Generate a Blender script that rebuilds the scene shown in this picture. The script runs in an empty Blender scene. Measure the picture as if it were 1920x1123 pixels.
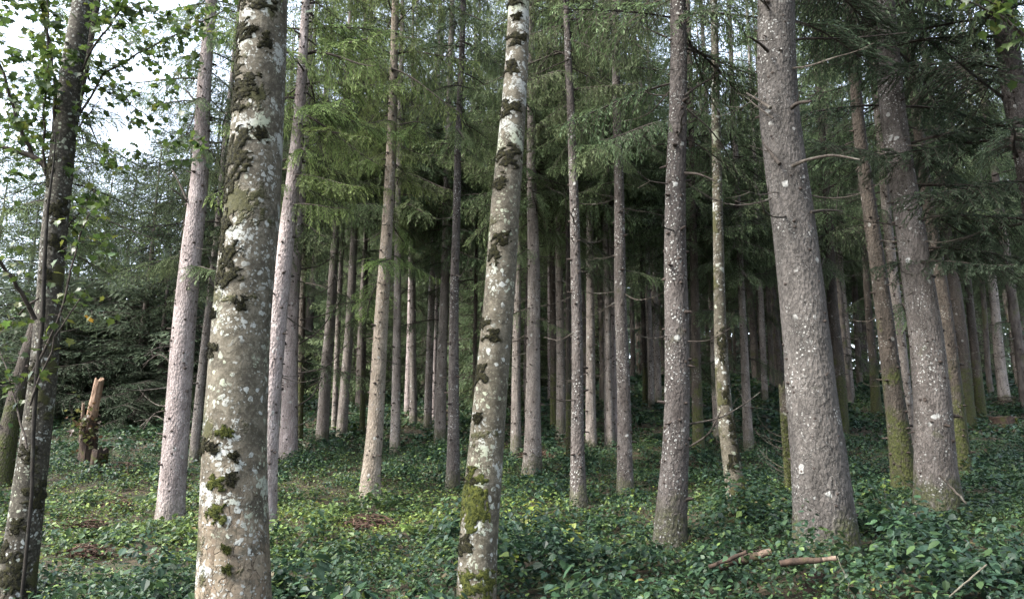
import bpy, math
import numpy as np
from mathutils import Vector, Matrix

# ------------------------------------------------------------------ camera, sky, sun, exposure
SC = bpy.context.scene
COL = SC.collection
F_PX, PITCH, CAM_Z = 1450.0, math.radians(12.3), 1.6      # focal length in photo pixels (1920 wide)
cam_d = bpy.data.cameras.new('camera'); cam = bpy.data.objects.new('camera', cam_d); COL.objects.link(cam)
cam.location = (0, 0, CAM_Z); cam.rotation_euler = (math.pi / 2 + PITCH, 0, 0)
cam_d.sensor_width = 36; cam_d.lens = 36 * F_PX / 1920; cam_d.clip_start = 0.05; cam_d.clip_end = 2000
SC.camera = cam

SUN_EL, SUN_AZ = 46.0, -118.0            # degrees; azimuth clockwise from +Y (behind the camera, to the side)
world = bpy.data.worlds.new('World'); SC.world = world; world.use_nodes = True
wn, wl = world.node_tree.nodes, world.node_tree.links
sky = wn.new('ShaderNodeTexSky'); sky.sky_type = 'NISHITA'; sky.sun_disc = False
sky.sun_elevation = math.radians(SUN_EL); sky.sun_rotation = math.radians(SUN_AZ)
sky.air_density = 1.0; sky.dust_density = 3.0; sky.ozone_density = 1.0
hsv = wn.new('ShaderNodeHueSaturation'); hsv.inputs['Saturation'].default_value = 0.56   # thin overcast: paler than clear sky
wl.new(sky.outputs[0], hsv.inputs['Color'])
bg = wn['Background']; bg.inputs['Strength'].default_value = 0.14
wl.new(hsv.outputs[0], bg.inputs['Color'])
sun_d = bpy.data.lights.new('sun', 'SUN'); sun_d.energy = 1.5; sun_d.angle = math.radians(10); sun_d.color = (1, 0.95, 0.87)
sun = bpy.data.objects.new('sun', sun_d); COL.objects.link(sun)
_e, _a = math.radians(SUN_EL), math.radians(SUN_AZ)
sun_dir = Vector((math.cos(_e) * math.sin(_a), math.cos(_e) * math.cos(_a), math.sin(_e)))
sun.rotation_euler = sun_dir.to_track_quat('Z', 'Y').to_euler(); sun.location = (-20, -20, 30)
vs = SC.view_settings
vs.view_transform = 'Standard'; vs.look = 'None'; vs.gamma = 1; vs.use_curve_mapping = False
vs.exposure = 2.82
cy = SC.cycles
cy.max_bounces = 6; cy.diffuse_bounces = 4; cy.glossy_bounces = 2; cy.transmission_bounces = 3; cy.transparent_max_bounces = 4
cy.caustics_reflective = False; cy.caustics_refractive = False

# ------------------------------------------------------------------ helpers
RNG = np.random.default_rng(11)

def ray(x, y):
    u, v = (x - 960) / F_PX, (561.5 - y) / F_PX
    return np.array([u, math.cos(PITCH) - v * math.sin(PITCH), math.sin(PITCH) + v * math.cos(PITCH)])

def at(x, y, Y):                         # the world point on plane Y seen at a photo pixel
    r = ray(x, y); t = Y / r[1]
    return np.array([r[0] * t, Y, CAM_Z + r[2] * t])

def px_size(px, Y): return px * Y / F_PX / math.cos(PITCH)

def wav(x, y, seed, wl0, n=5):           # smooth pseudo-noise in about -1..1
    r = np.random.default_rng(seed); out = 0.0
    for i in range(n):
        a = r.uniform(0, 2 * math.pi); k = 2 * math.pi / (wl0 * r.uniform(0.6, 1.5))
        out = out + np.sin((x * math.cos(a) + y * math.sin(a)) * k + r.uniform(0, 6.28))
    return out / n * 1.4

_py = np.array([-60, -30, 0, 3, 5, 7, 10, 13, 16, 19, 22, 28, 35, 50, 80, 160], float)
_pz = np.array([-2.2, -1.8, -1.6, -1.38, -1.22, -1.07, -0.86, -0.60, -0.22, 0.30, 0.90, 2.05, 3.35, 5.6, 8.5, 14.0])
_yy = np.linspace(-60, 160, 881); _zz = np.interp(_yy, _py, _pz)
_k = np.ones(9) / 9.0
_zz = np.convolve(np.pad(_zz, 4, mode='edge'), _k, mode='valid')

def terrain(x, y):
    x = np.asarray(x, float); y = np.asarray(y, float)
    z = CAM_Z + np.interp(y, _yy, _zz)
    tilt = 0.06 * np.clip((16 - y) / 8, 0, 1) + 0.012
    z = z + tilt * np.clip(x, -9, 12)
    amp = np.clip((np.hypot(x, y) - 1) / 8, 0, 1)
    return z + amp * (0.07 * wav(x, y, 3, 3.5) + 0.04 * wav(x, y, 4, 1.3)) + np.clip((y - 20) / 40, 0, 1) * 0.25 * wav(x, y, 5, 11)

def depth_of(x, y, veg=0.13, lo=3.0, hi=110.0):
    r = ray(x, y); Y = np.arange(lo, hi, 0.02)
    X = r[0] * Y / r[1]; Z = CAM_Z + r[2] * Y / r[1]
    below = Z < terrain(X, Y) + veg
    i = int(np.argmax(below)) if below.any() else len(Y) - 1
    return float(Y[i])

def mesh_np(name, V, faces, mats=(), mat_idx=None, tint=None, smooth=False):
    """faces: list of int arrays (m,k)."""
    me = bpy.data.meshes.new(name)
    V = np.asarray(V, np.float32)
    tot = [np.full(len(f), f.shape[1], np.int32) for f in faces]
    loops = np.concatenate([np.asarray(f, np.int32).ravel() for f in faces]); tot = np.concatenate(tot)
    start = np.concatenate([[0], np.cumsum(tot)[:-1]]).astype(np.int32)
    me.vertices.add(len(V)); me.vertices.foreach_set('co', V.ravel())
    me.loops.add(len(loops)); me.loops.foreach_set('vertex_index', loops)
    me.polygons.add(len(tot)); me.polygons.foreach_set('loop_start', start); me.polygons.foreach_set('loop_total', tot)
    if mat_idx is not None: me.polygons.foreach_set('material_index', np.asarray(mat_idx, np.int32))
    me.polygons.foreach_set('use_smooth', np.full(len(tot), bool(smooth)))
    me.update(calc_edges=True); me.validate()
    for m in mats: me.materials.append(m)
    if tint is not None:
        a = me.attributes.new('tint', 'FLOAT_COLOR', 'POINT')
        t = np.asarray(tint, np.float32)
        if t.ndim == 1: t = np.stack([t, t, t], 1)
        a.data.foreach_set('color', np.concatenate([t, np.ones((len(t), 1), np.float32)], 1).ravel())
    return me

def link(name, data, parent=None, loc=(0, 0, 0), rot=(0, 0, 0), scale=(1, 1, 1)):
    o = bpy.data.objects.new(name, data); COL.objects.link(o)
    o.parent = parent; o.location = loc; o.rotation_euler = rot; o.scale = scale
    return o

def tag(o, label=None, cat=None, group=None, kind=None):
    if label: o['label'] = label
    if cat: o['category'] = cat
    if group: o['group'] = group
    if kind: o['kind'] = kind
    return o

class Geo:                               # collects pieces of one mesh
    def __init__(s): s.V, s.F, s.M, s.T, s.n = [], {3: [], 4: []}, {3: [], 4: []}, [], 0
    def add(s, V, F, m=0, tint=None):
        V = np.asarray(V, float); F = np.asarray(F, int)
        s.V.append(V); k = F.shape[1]; s.F[k].append(F + s.n); s.M[k].append(np.full(len(F), m))
        if isinstance(tint, tuple): tint = np.tile(np.array(tint, float), (len(V), 1))
        s.T.append(np.full((len(V), 3), 0.5) if tint is None else (np.asarray(tint, float) if np.ndim(tint) == 2 else np.tile(np.asarray(tint, float).reshape(-1, 1), (1, 3)) if np.ndim(tint) == 1 else np.full((len(V), 3), tint)))
        s.n += len(V)
    def addgeo(s, g, Mx, tmul=None):     # another Geo's arrays through a 4x4
        V, F, M, T = g
        s.V.append(V @ Mx[:3, :3].T + Mx[:3, 3]); s.T.append(T if tmul is None else np.clip(T + tmul, 0, 1))
        for k in (3, 4):
            if len(F[k]): s.F[k].append(F[k] + s.n); s.M[k].append(M[k])
        s.n += len(V)
    def arrays(s):
        return (np.concatenate(s.V), {k: (np.concatenate(s.F[k]) if s.F[k] else np.zeros((0, k), int)) for k in (3, 4)},
                {k: (np.concatenate(s.M[k]) if s.M[k] else np.zeros(0, int)) for k in (3, 4)}, np.concatenate(s.T))
    def mesh(s, name, mats, smooth=False):
        V, F, M, T = s.arrays()
        ks = [k for k in (4, 3) if len(F[k])]
        return mesh_np(name, V, [F[k] for k in ks], mats, np.concatenate([M[k] for k in ks]), T, smooth)

def tube(g, pts, rad, n=6, m=0, tint=0.5, cap=True, phase=0.0):
    pts = np.asarray(pts, float); rad = np.asarray(rad, float); k = len(pts)
    tan = np.gradient(pts, axis=0); tan /= np.linalg.norm(tan, axis=1)[:, None] + 1e-9
    ref = np.array([0.0, 0, 1]) if abs(tan[0][2]) < 0.8 else np.array([1.0, 0, 0])
    a = np.cross(tan, ref); a /= np.linalg.norm(a, axis=1)[:, None] + 1e-9
    b = np.cross(tan, a)
    th = np.arange(n) * 2 * math.pi / n + phase
    V = pts[:, None] + rad[:, None, None] * (np.cos(th)[None, :, None] * a[:, None] + np.sin(th)[None, :, None] * b[:, None])
    i, j = np.meshgrid(np.arange(k - 1), np.arange(n), indexing='ij'); i, j = i.ravel(), j.ravel(); j2 = (j + 1) % n
    F = np.stack([i * n + j, i * n + j2, (i + 1) * n + j2, (i + 1) * n + j], 1)
    g.add(V.reshape(-1, 3), F, m, tint)
    if cap:
        for ring, rev in ((0, True), (k - 1, False)):
            o = V[ring]; c = o.mean(0); VV = np.vstack([o, c]); jj = np.arange(n)
            T = np.stack([jj, (jj + 1) % n, np.full(n, n)], 1)
            g.add(VV, T if not rev else T[:, ::-1], m, tint)

def rhombs(P, D, S, L, W, at_=0.45):     # arrays -> verts, quads
    P, D, S = (np.asarray(a, float) for a in (P, D, S)); L = np.asarray(L)[:, None]; W = np.asarray(W)[:, None]
    V = np.stack([P, P + D * L * at_ + S * W, P + D * L, P + D * L * at_ - S * W], 1)
    n = len(P)
    return V.reshape(-1, 3), np.arange(4 * n).reshape(n, 4)

def unit(a): return a / (np.linalg.norm(a, axis=-1, keepdims=True) + 1e-9)

# ------------------------------------------------------------------ materials
def new_mat(name):
    m = bpy.data.materials.new(name); m.use_nodes = True
    nt = m.node_tree; return m, nt.nodes, nt.links, nt.nodes['Principled BSDF']

class NB:                                # tiny node-building helper
    def __init__(s, nodes, links): s.n, s.l = nodes, links
    def put(s, sock, v):
        if hasattr(v, 'is_output'): s.l.new(v, sock)
        elif isinstance(v, (tuple, list)) and sock.type == 'RGBA': sock.default_value = (*v, 1)[:4]
        else: sock.default_value = v
    def noise(s, vec, scale, detail=4, rough=0.55, dist=0.0):
        t = s.n.new('ShaderNodeTexNoise'); s.put(t.inputs['Vector'], vec); t.inputs['Scale'].default_value = scale
        t.inputs['Detail'].default_value = detail; t.inputs['Roughness'].default_value = rough; t.inputs['Distortion'].default_value = dist
        return t.outputs['Fac']
    def voro(s, vec, scale, feat='F1', out='Distance', rnd=1.0):
        t = s.n.new('ShaderNodeTexVoronoi'); t.feature = feat; s.put(t.inputs['Vector'], vec); t.inputs['Scale'].default_value = scale
        t.inputs['Randomness'].default_value = rnd
        return t.outputs[out]
    def math(s, op, a, b=0.0, clamp=False):
        t = s.n.new('ShaderNodeMath'); t.operation = op; t.use_clamp = clamp; s.put(t.inputs[0], a); s.put(t.inputs[1], b); return t.outputs[0]
    def ramp(s, v, a, b):                # smooth 0..1 between a and b
        t = s.n.new('ShaderNodeMapRange'); t.interpolation_type = 'SMOOTHSTEP'; s.put(t.inputs[0], v)
        t.inputs[1].default_value = a; t.inputs[2].default_value = b; return t.outputs[0]
    def mix(s, f, a, b):
        t = s.n.new('ShaderNodeMix'); t.data_type = 'RGBA'; s.put(t.inputs[0], f); s.put(t.inputs[6], a); s.put(t.inputs[7], b); return t.outputs[2]
    def map(s, vec, scale=(1, 1, 1)):
        t = s.n.new('ShaderNodeMapping'); s.put(t.inputs['Vector'], vec); t.inputs['Scale'].default_value = scale; return t.outputs[0]
    def bump(s, h, strength, dist=0.02, normal=None):
        t = s.n.new('ShaderNodeBump'); s.put(t.inputs['Height'], h); t.inputs['Strength'].default_value = strength; t.inputs['Distance'].default_value = dist
        if normal is not None: s.l.new(normal, t.inputs['Normal'])
        return t.outputs[0]
    def warp(s, co, scale, amt):         # push coordinates about so that cells lose their clean edges
        t = s.n.new('ShaderNodeTexNoise'); s.put(t.inputs['Vector'], co); t.inputs['Scale'].default_value = scale; t.inputs['Detail'].default_value = 4
        a = s.n.new('ShaderNodeVectorMath'); a.operation = 'MULTIPLY_ADD'; s.l.new(t.outputs['Color'], a.inputs[0]); a.inputs[1].default_value = (amt,) * 3; s.l.new(co, a.inputs[2])
        return a.outputs[0]
    def objcoord(s):                     # object coordinates moved by the object's own random number
        t = s.n.new('ShaderNodeTexCoord'); oi = s.n.new('ShaderNodeObjectInfo')
        k = s.math('MULTIPLY', oi.outputs['Random'], 37.0)
        v = s.n.new('ShaderNodeVectorMath'); v.operation = 'ADD'; s.l.new(t.outputs['Object'], v.inputs[0]); s.l.new(k, v.inputs[1])
        return t.outputs['Object'], v.outputs[0], oi.outputs['Random']

def bark_spruce(name, dark, light, lichen=0.5, moss=0.6, moss_h=0.9):
    m, n, l, p = new_mat(name); b = NB(n, l)
    raw, co, rnd = b.objcoord()
    wp = b.warp(co, 14, 0.05)
    st = b.map(wp, (1, 1, 0.30))
    f1 = b.noise(st, 9, 5, 0.65); f2 = b.noise(co, 1.3, 3)
    flakes = b.voro(b.map(co, (1, 1, 0.55)), 34, 'F1'); crack = b.voro(b.map(wp, (1, 1, 0.45)), 24, 'DISTANCE_TO_EDGE')
    c = b.mix(b.ramp(f1, 0.32, 0.68), dark, light)
    c = b.mix(b.math('MULTIPLY', b.ramp(b.noise(b.map(wp, (1, 1, 0.5)), 42, 4, 0.75), 0.50, 0.36), 0.7), c, tuple(x * 0.45 for x in dark))
    c = b.mix(b.math('MULTIPLY', b.ramp(f2, 0.45, 0.75), 0.45), c, tuple(x * 0.62 for x in dark))
    c = b.mix(b.math('MULTIPLY', b.ramp(crack, 0.07, 0.0), b.math('MULTIPLY', b.ramp(b.noise(co, 8, 3), 0.40, 0.65), 0.55)), c, tuple(x * 0.4 for x in dark))
    fine = b.noise(co, 60, 3, 0.7)
    c = b.mix(b.math('MULTIPLY', b.ramp(fine, 0.52, 0.72), 0.4), c, tuple(min(1, x * 1.5) for x in light))
    # lichen flecks: small round spots, denser here and there, and a few larger blotches
    wv = b.math('MULTIPLY', b.math('SUBTRACT', b.noise(co, 48, 3, 0.7), 0.5), 0.42)
    cell = b.math('ADD', b.voro(wp, 28, 'F1'), wv); gate = b.noise(co, 2.4, 3)
    sp = b.math('MULTIPLY', b.ramp(cell, 0.30, 0.22), b.ramp(gate, 0.60 - 0.16 * lichen, 0.66 - 0.1 * lichen))
    cell2 = b.math('ADD', b.voro(wp, 6.0, 'F1'), b.math('MULTIPLY', b.noise(co, 26, 3), 0.25))
    sp2 = b.math('MULTIPLY', b.ramp(cell2, 0.33, 0.29), b.ramp(b.noise(co, 3.1, 2), 0.50, 0.60))
    cell3 = b.math('ADD', b.voro(wp, 60, 'F1'), wv)
    sp3 = b.math('MULTIPLY', b.ramp(cell3, 0.24, 0.16), b.ramp(b.noise(co, 4.0, 3), 0.46, 0.60))
    li = b.math('MAXIMUM', b.math('MAXIMUM', sp, sp2), b.math('MULTIPLY', sp3, 0.8))
    li = b.math('MULTIPLY', li, lichen * 1.2, True)
    c = b.mix(li, c, (0.29, 0.295, 0.28))
    # moss creeping up from the foot
    sep = n.new('ShaderNodeSeparateXYZ'); l.new(raw, sep.inputs[0])
    mz = b.math('SUBTRACT', b.math('MULTIPLY', b.noise(co, 3.0, 4), 2.4), b.math('DIVIDE', sep.outputs[2], moss_h))
    ms = b.math('MULTIPLY', b.ramp(mz, 0.25, 0.8), moss * 1.25, True)
    patch = b.math('MULTIPLY', b.ramp(b.noise(co, 2.1, 4, 0.6), 0.66, 0.74), moss * 0.8)
    ms = b.math('MAXIMUM', ms, patch)
    mc = b.mix(b.ramp(b.noise(co, 34, 4, 0.7), 0.3, 0.7), (0.010, 0.014, 0.004), (0.050, 0.060, 0.013))
    ms = b.math('MULTIPLY', ms, b.ramp(b.noise(wp, 16, 4, 0.7), 0.30, 0.55))
    c = b.mix(b.math('MULTIPLY', ms, 0.85), c, mc)
    hv = n.new('ShaderNodeHueSaturation'); l.new(c, hv.inputs['Color'])
    b.put(hv.inputs['Value'], b.math('ADD', b.math('MULTIPLY', rnd, 0.4), 0.8))
    l.new(hv.outputs[0], p.inputs['Base Color'])
    p.inputs['Roughness'].default_value = 0.9; p.inputs['Specular IOR Level'].default_value = 0.2
    h = b.math('ADD', b.math('MULTIPLY', f1, 0.7), b.math('ADD', b.math('MULTIPLY', flakes, 0.8), b.math('ADD', b.math('MULTIPLY', li, 0.15), b.math('MULTIPLY', b.ramp(crack, 0.0, 0.1), 0.2))))
    l.new(b.bump(h, 0.9, 0.02), p.inputs['Normal'])
    return m

def bark_maple(name, white=0.5, flake_h=1.2, moss_side=0.5, tone=1.0):
    m, n, l, p = new_mat(name); b = NB(n, l)
    raw, co, rnd = b.objcoord()
    sep = n.new('ShaderNodeSeparateXYZ'); l.new(raw, sep.inputs[0]); z = sep.outputs[2]
    wp = b.warp(co, 9, 0.11)
    f1 = b.noise(co, 7, 6, 0.65); f2 = b.noise(co, 38, 4, 0.65)
    c = b.mix(b.ramp(f1, 0.35, 0.65), tuple(tone * x for x in (0.042, 0.037, 0.027)), tuple(tone * x for x in (0.100, 0.089, 0.067)))
    c = b.mix(b.math('MULTIPLY', b.ramp(b.noise(wp, 19, 5, 0.7), 0.54, 0.40), 0.6), c, tuple(tone * x for x in (0.030, 0.026, 0.016)))
    c = b.mix(b.math('MULTIPLY', b.ramp(f2, 0.5, 0.72), 0.6), c, (0.17, 0.160, 0.128))
    # flaking plates towards the foot: orange-brown inner bark with cracks
    pl = b.map(wp, (1, 1, 0.36)); crack = b.voro(pl, 15, 'DISTANCE_TO_EDGE'); pc = b.voro(pl, 15, 'F1', 'Color')
    low = b.math('MULTIPLY', b.ramp(b.math('ADD', z, b.math('MULTIPLY', f1, 1.2)), flake_h + 1.0, flake_h * 0.4 + 0.3), 0.85)
    spc = n.new('ShaderNodeSeparateColor'); l.new(pc, spc.inputs[0])
    plc = b.mix(spc.outputs[0], (0.085, 0.054, 0.034), (0.19, 0.148, 0.105))
    plc = b.mix(b.ramp(spc.outputs[1], 0.55, 0.6), plc, (0.17, 0.135, 0.095))
    c = b.mix(b.math('MULTIPLY', low, b.ramp(f1, 0.36, 0.6)), c, plc)
    ck = b.math('MULTIPLY', b.ramp(crack, 0.05, 0.0), b.math('MULTIPLY', low, b.ramp(b.noise(co, 9, 3), 0.36, 0.6)))
    c = b.mix(ck, c, (0.035, 0.025, 0.015))
    # grey-white crust lichen with ragged edges, patchy
    wob = b.math('MULTIPLY', b.noise(co, 14, 4, 0.6), 0.55)
    pat = b.math('ADD', b.noise(co, 3.4, 3, 0.5), b.math('MULTIPLY', b.noise(co, 11, 4, 0.7), 0.75))
    up = b.math('MULTIPLY', b.ramp(z, 1.2, 3.8), 0.035)
    pat = b.math('ADD', pat, b.math('MULTIPLY', b.math('SUBTRACT', b.noise(co, 45, 3, 0.7), 0.5), 0.42))
    pat = b.math('ADD', pat, up)
    w1 = b.ramp(pat, 1.10 - 0.14 * white, 1.15 - 0.14 * white)
    spots = b.ramp(b.math('ADD', b.voro(wp, 13, 'F1'), b.math('MULTIPLY', wob, 0.5)), 0.42, 0.38)
    spots = b.math('MULTIPLY', spots, b.ramp(b.noise(co, 2.7, 2), 0.42, 0.55))
    spots2 = b.math('MULTIPLY', b.ramp(b.math('ADD', b.voro(wp, 30, 'F1'), b.math('MULTIPLY', b.math('SUBTRACT', f2, 0.5), 0.5)), 0.33, 0.25), b.ramp(b.noise(co, 5, 3), 0.45, 0.6))
    li = b.math('MAXIMUM', w1, b.math('MAXIMUM', spots, b.math('MULTIPLY', spots2, 0.8)))
    lc = b.mix(b.noise(co, 21, 3), (0.19, 0.20, 0.185), (0.32, 0.33, 0.31))
    lc = b.mix(b.ramp(b.noise(co, 2.2, 2), 0.5, 0.62), lc, (0.22, 0.24, 0.18))
    c = b.mix(b.math('MULTIPLY', li, 0.92), c, lc)
    c = b.mix(b.math('MULTIPLY', b.ramp(b.noise(wp, 24, 5, 0.75), 0.54, 0.62), 0.8), c, tuple(tone * x for x in (0.045, 0.040, 0.026)))
    # thin dark moss film
    mo = b.math('ADD', b.noise(co, 3.0, 5, 0.65), b.math('MULTIPLY', sep.outputs[0], -0.35 * moss_side))
    mm = b.ramp(mo, 0.575, 0.645)
    mc = b.mix(b.noise(co, 45, 2), (0.012, 0.012, 0.006), (0.05, 0.05, 0.014))
    c = b.mix(b.math('MULTIPLY', mm, 0.95), c, mc)
    l.new(c, p.inputs['Base Color'])
    p.inputs['Roughness'].default_value = 0.85; p.inputs['Specular IOR Level'].default_value = 0.25
    h = b.math('ADD', b.math('MULTIPLY', f1, 0.5), b.math('ADD', b.math('MULTIPLY', f2, 0.35), b.math('ADD', b.math('MULTIPLY', li, 0.12), b.math('MULTIPLY', mm, 0.8))))
    h = b.math('SUBTRACT', h, b.math('MULTIPLY', ck, 0.9))
    l.new(b.bump(h, 0.8, 0.02), p.inputs['Normal'])
    return m

def leafy(name, rough=0.45, spec=0.4, transl=0.25, sat=1.0, var=0.35, vein=True):
    """colour comes from the per-leaf attribute 'tint'; each object drifts a little in value"""
    m, n, l, p = new_mat(name); b = NB(n, l)
    a = n.new('ShaderNodeAttribute'); a.attribute_name = 'tint'
    oi = n.new('ShaderNodeObjectInfo'); hv = n.new('ShaderNodeHueSaturation')
    l.new(a.outputs['Color'], hv.inputs['Color'])
    b.put(hv.inputs['Value'], b.math('ADD', b.math('MULTIPLY', oi.outputs['Random'], var), 1 - var / 2))
    b.put(hv.inputs['Hue'], b.math('ADD', b.math('MULTIPLY', oi.outputs['Random'], 0.03), 0.485))
    hv.inputs['Saturation'].default_value = sat
    l.new(hv.outputs[0], p.inputs['Base Color'])
    p.inputs['Roughness'].default_value = rough; p.inputs['Specular IOR Level'].default_value = spec
    if transl > 0:
        tr = n.new('ShaderNodeBsdfTranslucent'); mx = n.new('ShaderNodeMixShader'); mx.inputs[0].default_value = transl
        h2 = n.new('ShaderNodeHueSaturation'); l.new(hv.outputs[0], h2.inputs['Color']); h2.inputs['Value'].default_value = 1.5; h2.inputs['Hue'].default_value = 0.485
        l.new(h2.outputs[0], tr.inputs['Color'])
        l.new(p.outputs[0], mx.inputs[1]); l.new(tr.outputs[0], mx.inputs[2])
        l.new(mx.outputs[0], n['Material Output'].inputs['Surface'])
    return m

def plain(name, c1, c2, scale=12, rough=0.9, stretch=(1, 1, 1), bump=0.6, c3=None):
    m, n, l, p = new_mat(name); b = NB(n, l); raw, co, rnd = b.objcoord()
    f = b.noise(b.map(co, stretch), scale, 5, 0.65)
    c = b.mix(b.ramp(f, 0.35, 0.66), c1, c2)
    if c3 is not None: c = b.mix(b.ramp(b.noise(co, scale * 0.3, 3), 0.55, 0.66), c, c3)
    l.new(c, p.inputs['Base Color']); p.inputs['Roughness'].default_value = rough; p.inputs['Specular IOR Level'].default_value = 0.25
    l.new(b.bump(f, bump, 0.02), p.inputs['Normal'])
    return m

M = {}
M['bark_pale'] = bark_spruce('spruce_bark_pale', (0.145, 0.120, 0.114), (0.275, 0.24, 0.232), 0.6, 0.30, 0.35)
M['bark_tan'] = bark_spruce('spruce_bark_tan', (0.135, 0.112, 0.088), (0.27, 0.232, 0.188), 0.7, 0.3, 0.3)
M['bark'] = bark_spruce('spruce_bark', (0.092, 0.080, 0.071), (0.192, 0.170, 0.154), 0.65, 0.55, 0.55)
M['bark_speck'] = bark_spruce('spruce_bark_flecked', (0.042, 0.036, 0.033), (0.088, 0.078, 0.072), 0.8, 0.5, 0.55)  # bark darkened to stand in for shade towards the right
M['bark_big'] = bark_spruce('spruce_bark_big', (0.038, 0.035, 0.032), (0.080, 0.073, 0.067), 0.55, 0.7, 0.5)  # big trunk's bark colour lowered; the shade falling on it is painted in
M['bark_grey'] = bark_spruce('spruce_bark_grey', (0.060, 0.053, 0.048), (0.125, 0.112, 0.103), 0.85, 0.7, 0.6)
M['bark_mossy'] = bark_spruce('spruce_bark_mossy', (0.025, 0.021, 0.017), (0.055, 0.046, 0.038), 0.3, 1.0, 2.2)  # mossy bark, also darkened in place of shade
M['bark_far'] = plain('spruce_bark_far', (0.040, 0.034, 0.030), (0.092, 0.080, 0.071), 7, 0.95, (1, 1, 0.35), 0.6, (0.055, 0.055, 0.03))
M['maple'] = bark_maple('maple_bark', 0.8, 1.5, 0.6)
M['maple2'] = bark_maple('maple_bark_spotted', 0.45, 0.1, 0.8)
M['maple4'] = bark_maple('maple_bark_slim', 0.35, 0.1, 0.8, 0.8)
M['maple3'] = bark_maple('maple_bark_dark', 0.0, 0.1, -1.1, 0.38)
M['sapling'] = plain('sapling_bark', (0.006, 0.005, 0.004), (0.020, 0.017, 0.013), 18, 0.9, (1, 1, 0.3), 0.5, (0.028, 0.028, 0.022))
M['knot'] = plain('knot_wood', (0.018, 0.014, 0.012), (0.055, 0.043, 0.036), 30)
M['twig'] = plain('dead_twig', (0.022, 0.018, 0.014), (0.07, 0.06, 0.05), 20, 0.9, (1, 1, 1), 0.4, (0.10, 0.095, 0.08))
M['twig_dark'] = plain('twig_dark', (0.018, 0.014, 0.011), (0.05, 0.042, 0.035), 20)
M['needles'] = leafy('spruce_needles', 0.6, 0.14, 0.32)
M['leaves'] = leafy('maple_leaves', 0.42, 0.4, 0.42, var=0.5)
M['herb'] = leafy('herb_leaves', 0.50, 0.30, 0.25, var=0.0)
M['fern'] = leafy('fern_fronds', 0.5, 0.3, 0.3)
M['moss'] = plain('moss', (0.005, 0.005, 0.003), (0.024, 0.023, 0.008), 40, 1.0, (1, 1, 1), 1.0)
M['moss_bright'] = plain('moss_bright', (0.014, 0.020, 0.004), (0.060, 0.066, 0.012), 40, 1.0, (1, 1, 1), 1.0)
M['pale_wood'] = plain('broken_wood', (0.055, 0.038, 0.027), (0.13, 0.096, 0.072), 16, 0.8, (1, 1, 0.08), 0.7, (0.10, 0.07, 0.047))
M['spike'] = plain('splintered_wood', (0.10, 0.062, 0.040), (0.24, 0.165, 0.115), 16, 0.8, (1, 1, 0.08), 0.7, (0.15, 0.09, 0.055))
M['rotten'] = plain('rotten_wood', (0.014, 0.010, 0.008), (0.045, 0.030, 0.022), 14, 0.95, (1, 1, 0.25), 1.0, (0.035, 0.035, 0.012))
M['soil'] = plain('forest_floor', (0.014, 0.012, 0.007), (0.045, 0.034, 0.020), 5, 1.0, (1, 1, 1), 1.0, (0.018, 0.030, 0.010))
M['litter'] = plain('fallen_twigs', (0.028, 0.016, 0.011), (0.075, 0.045, 0.032), 22, 0.9)
M['stalk'] = plain('dry_stalk', (0.05, 0.045, 0.032), (0.11, 0.10, 0.075), 20, 0.7)

# ------------------------------------------------------------------ ground
def build_ground():
    xs = np.unique(np.concatenate([np.linspace(-160, -24, 35), np.linspace(-24, 24, 161), np.linspace(24, 160, 35)]))
    ys = np.unique(np.concatenate([np.linspace(-60, 0, 16), np.linspace(0, 30, 121), np.linspace(30, 60, 61), np.linspace(60, 160, 41)]))
    X, Y = np.meshgrid(xs, ys, indexing='ij'); Z = terrain(X, Y)
    nx, ny = X.shape; i, j = np.meshgrid(np.arange(nx - 1), np.arange(ny - 1), indexing='ij'); i, j = i.ravel(), j.ravel()
    Fq = np.stack([i * ny + j, (i + 1) * ny + j, (i + 1) * ny + j + 1, i * ny + j + 1], 1)
    me = mesh_np('ground', np.stack([X, Y, Z], -1).reshape(-1, 3), [Fq], [M['soil']], smooth=True)
    return tag(link('ground', me), 'dark forest floor rising gently away between the trees', 'ground', kind='structure')
build_ground()

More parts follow.
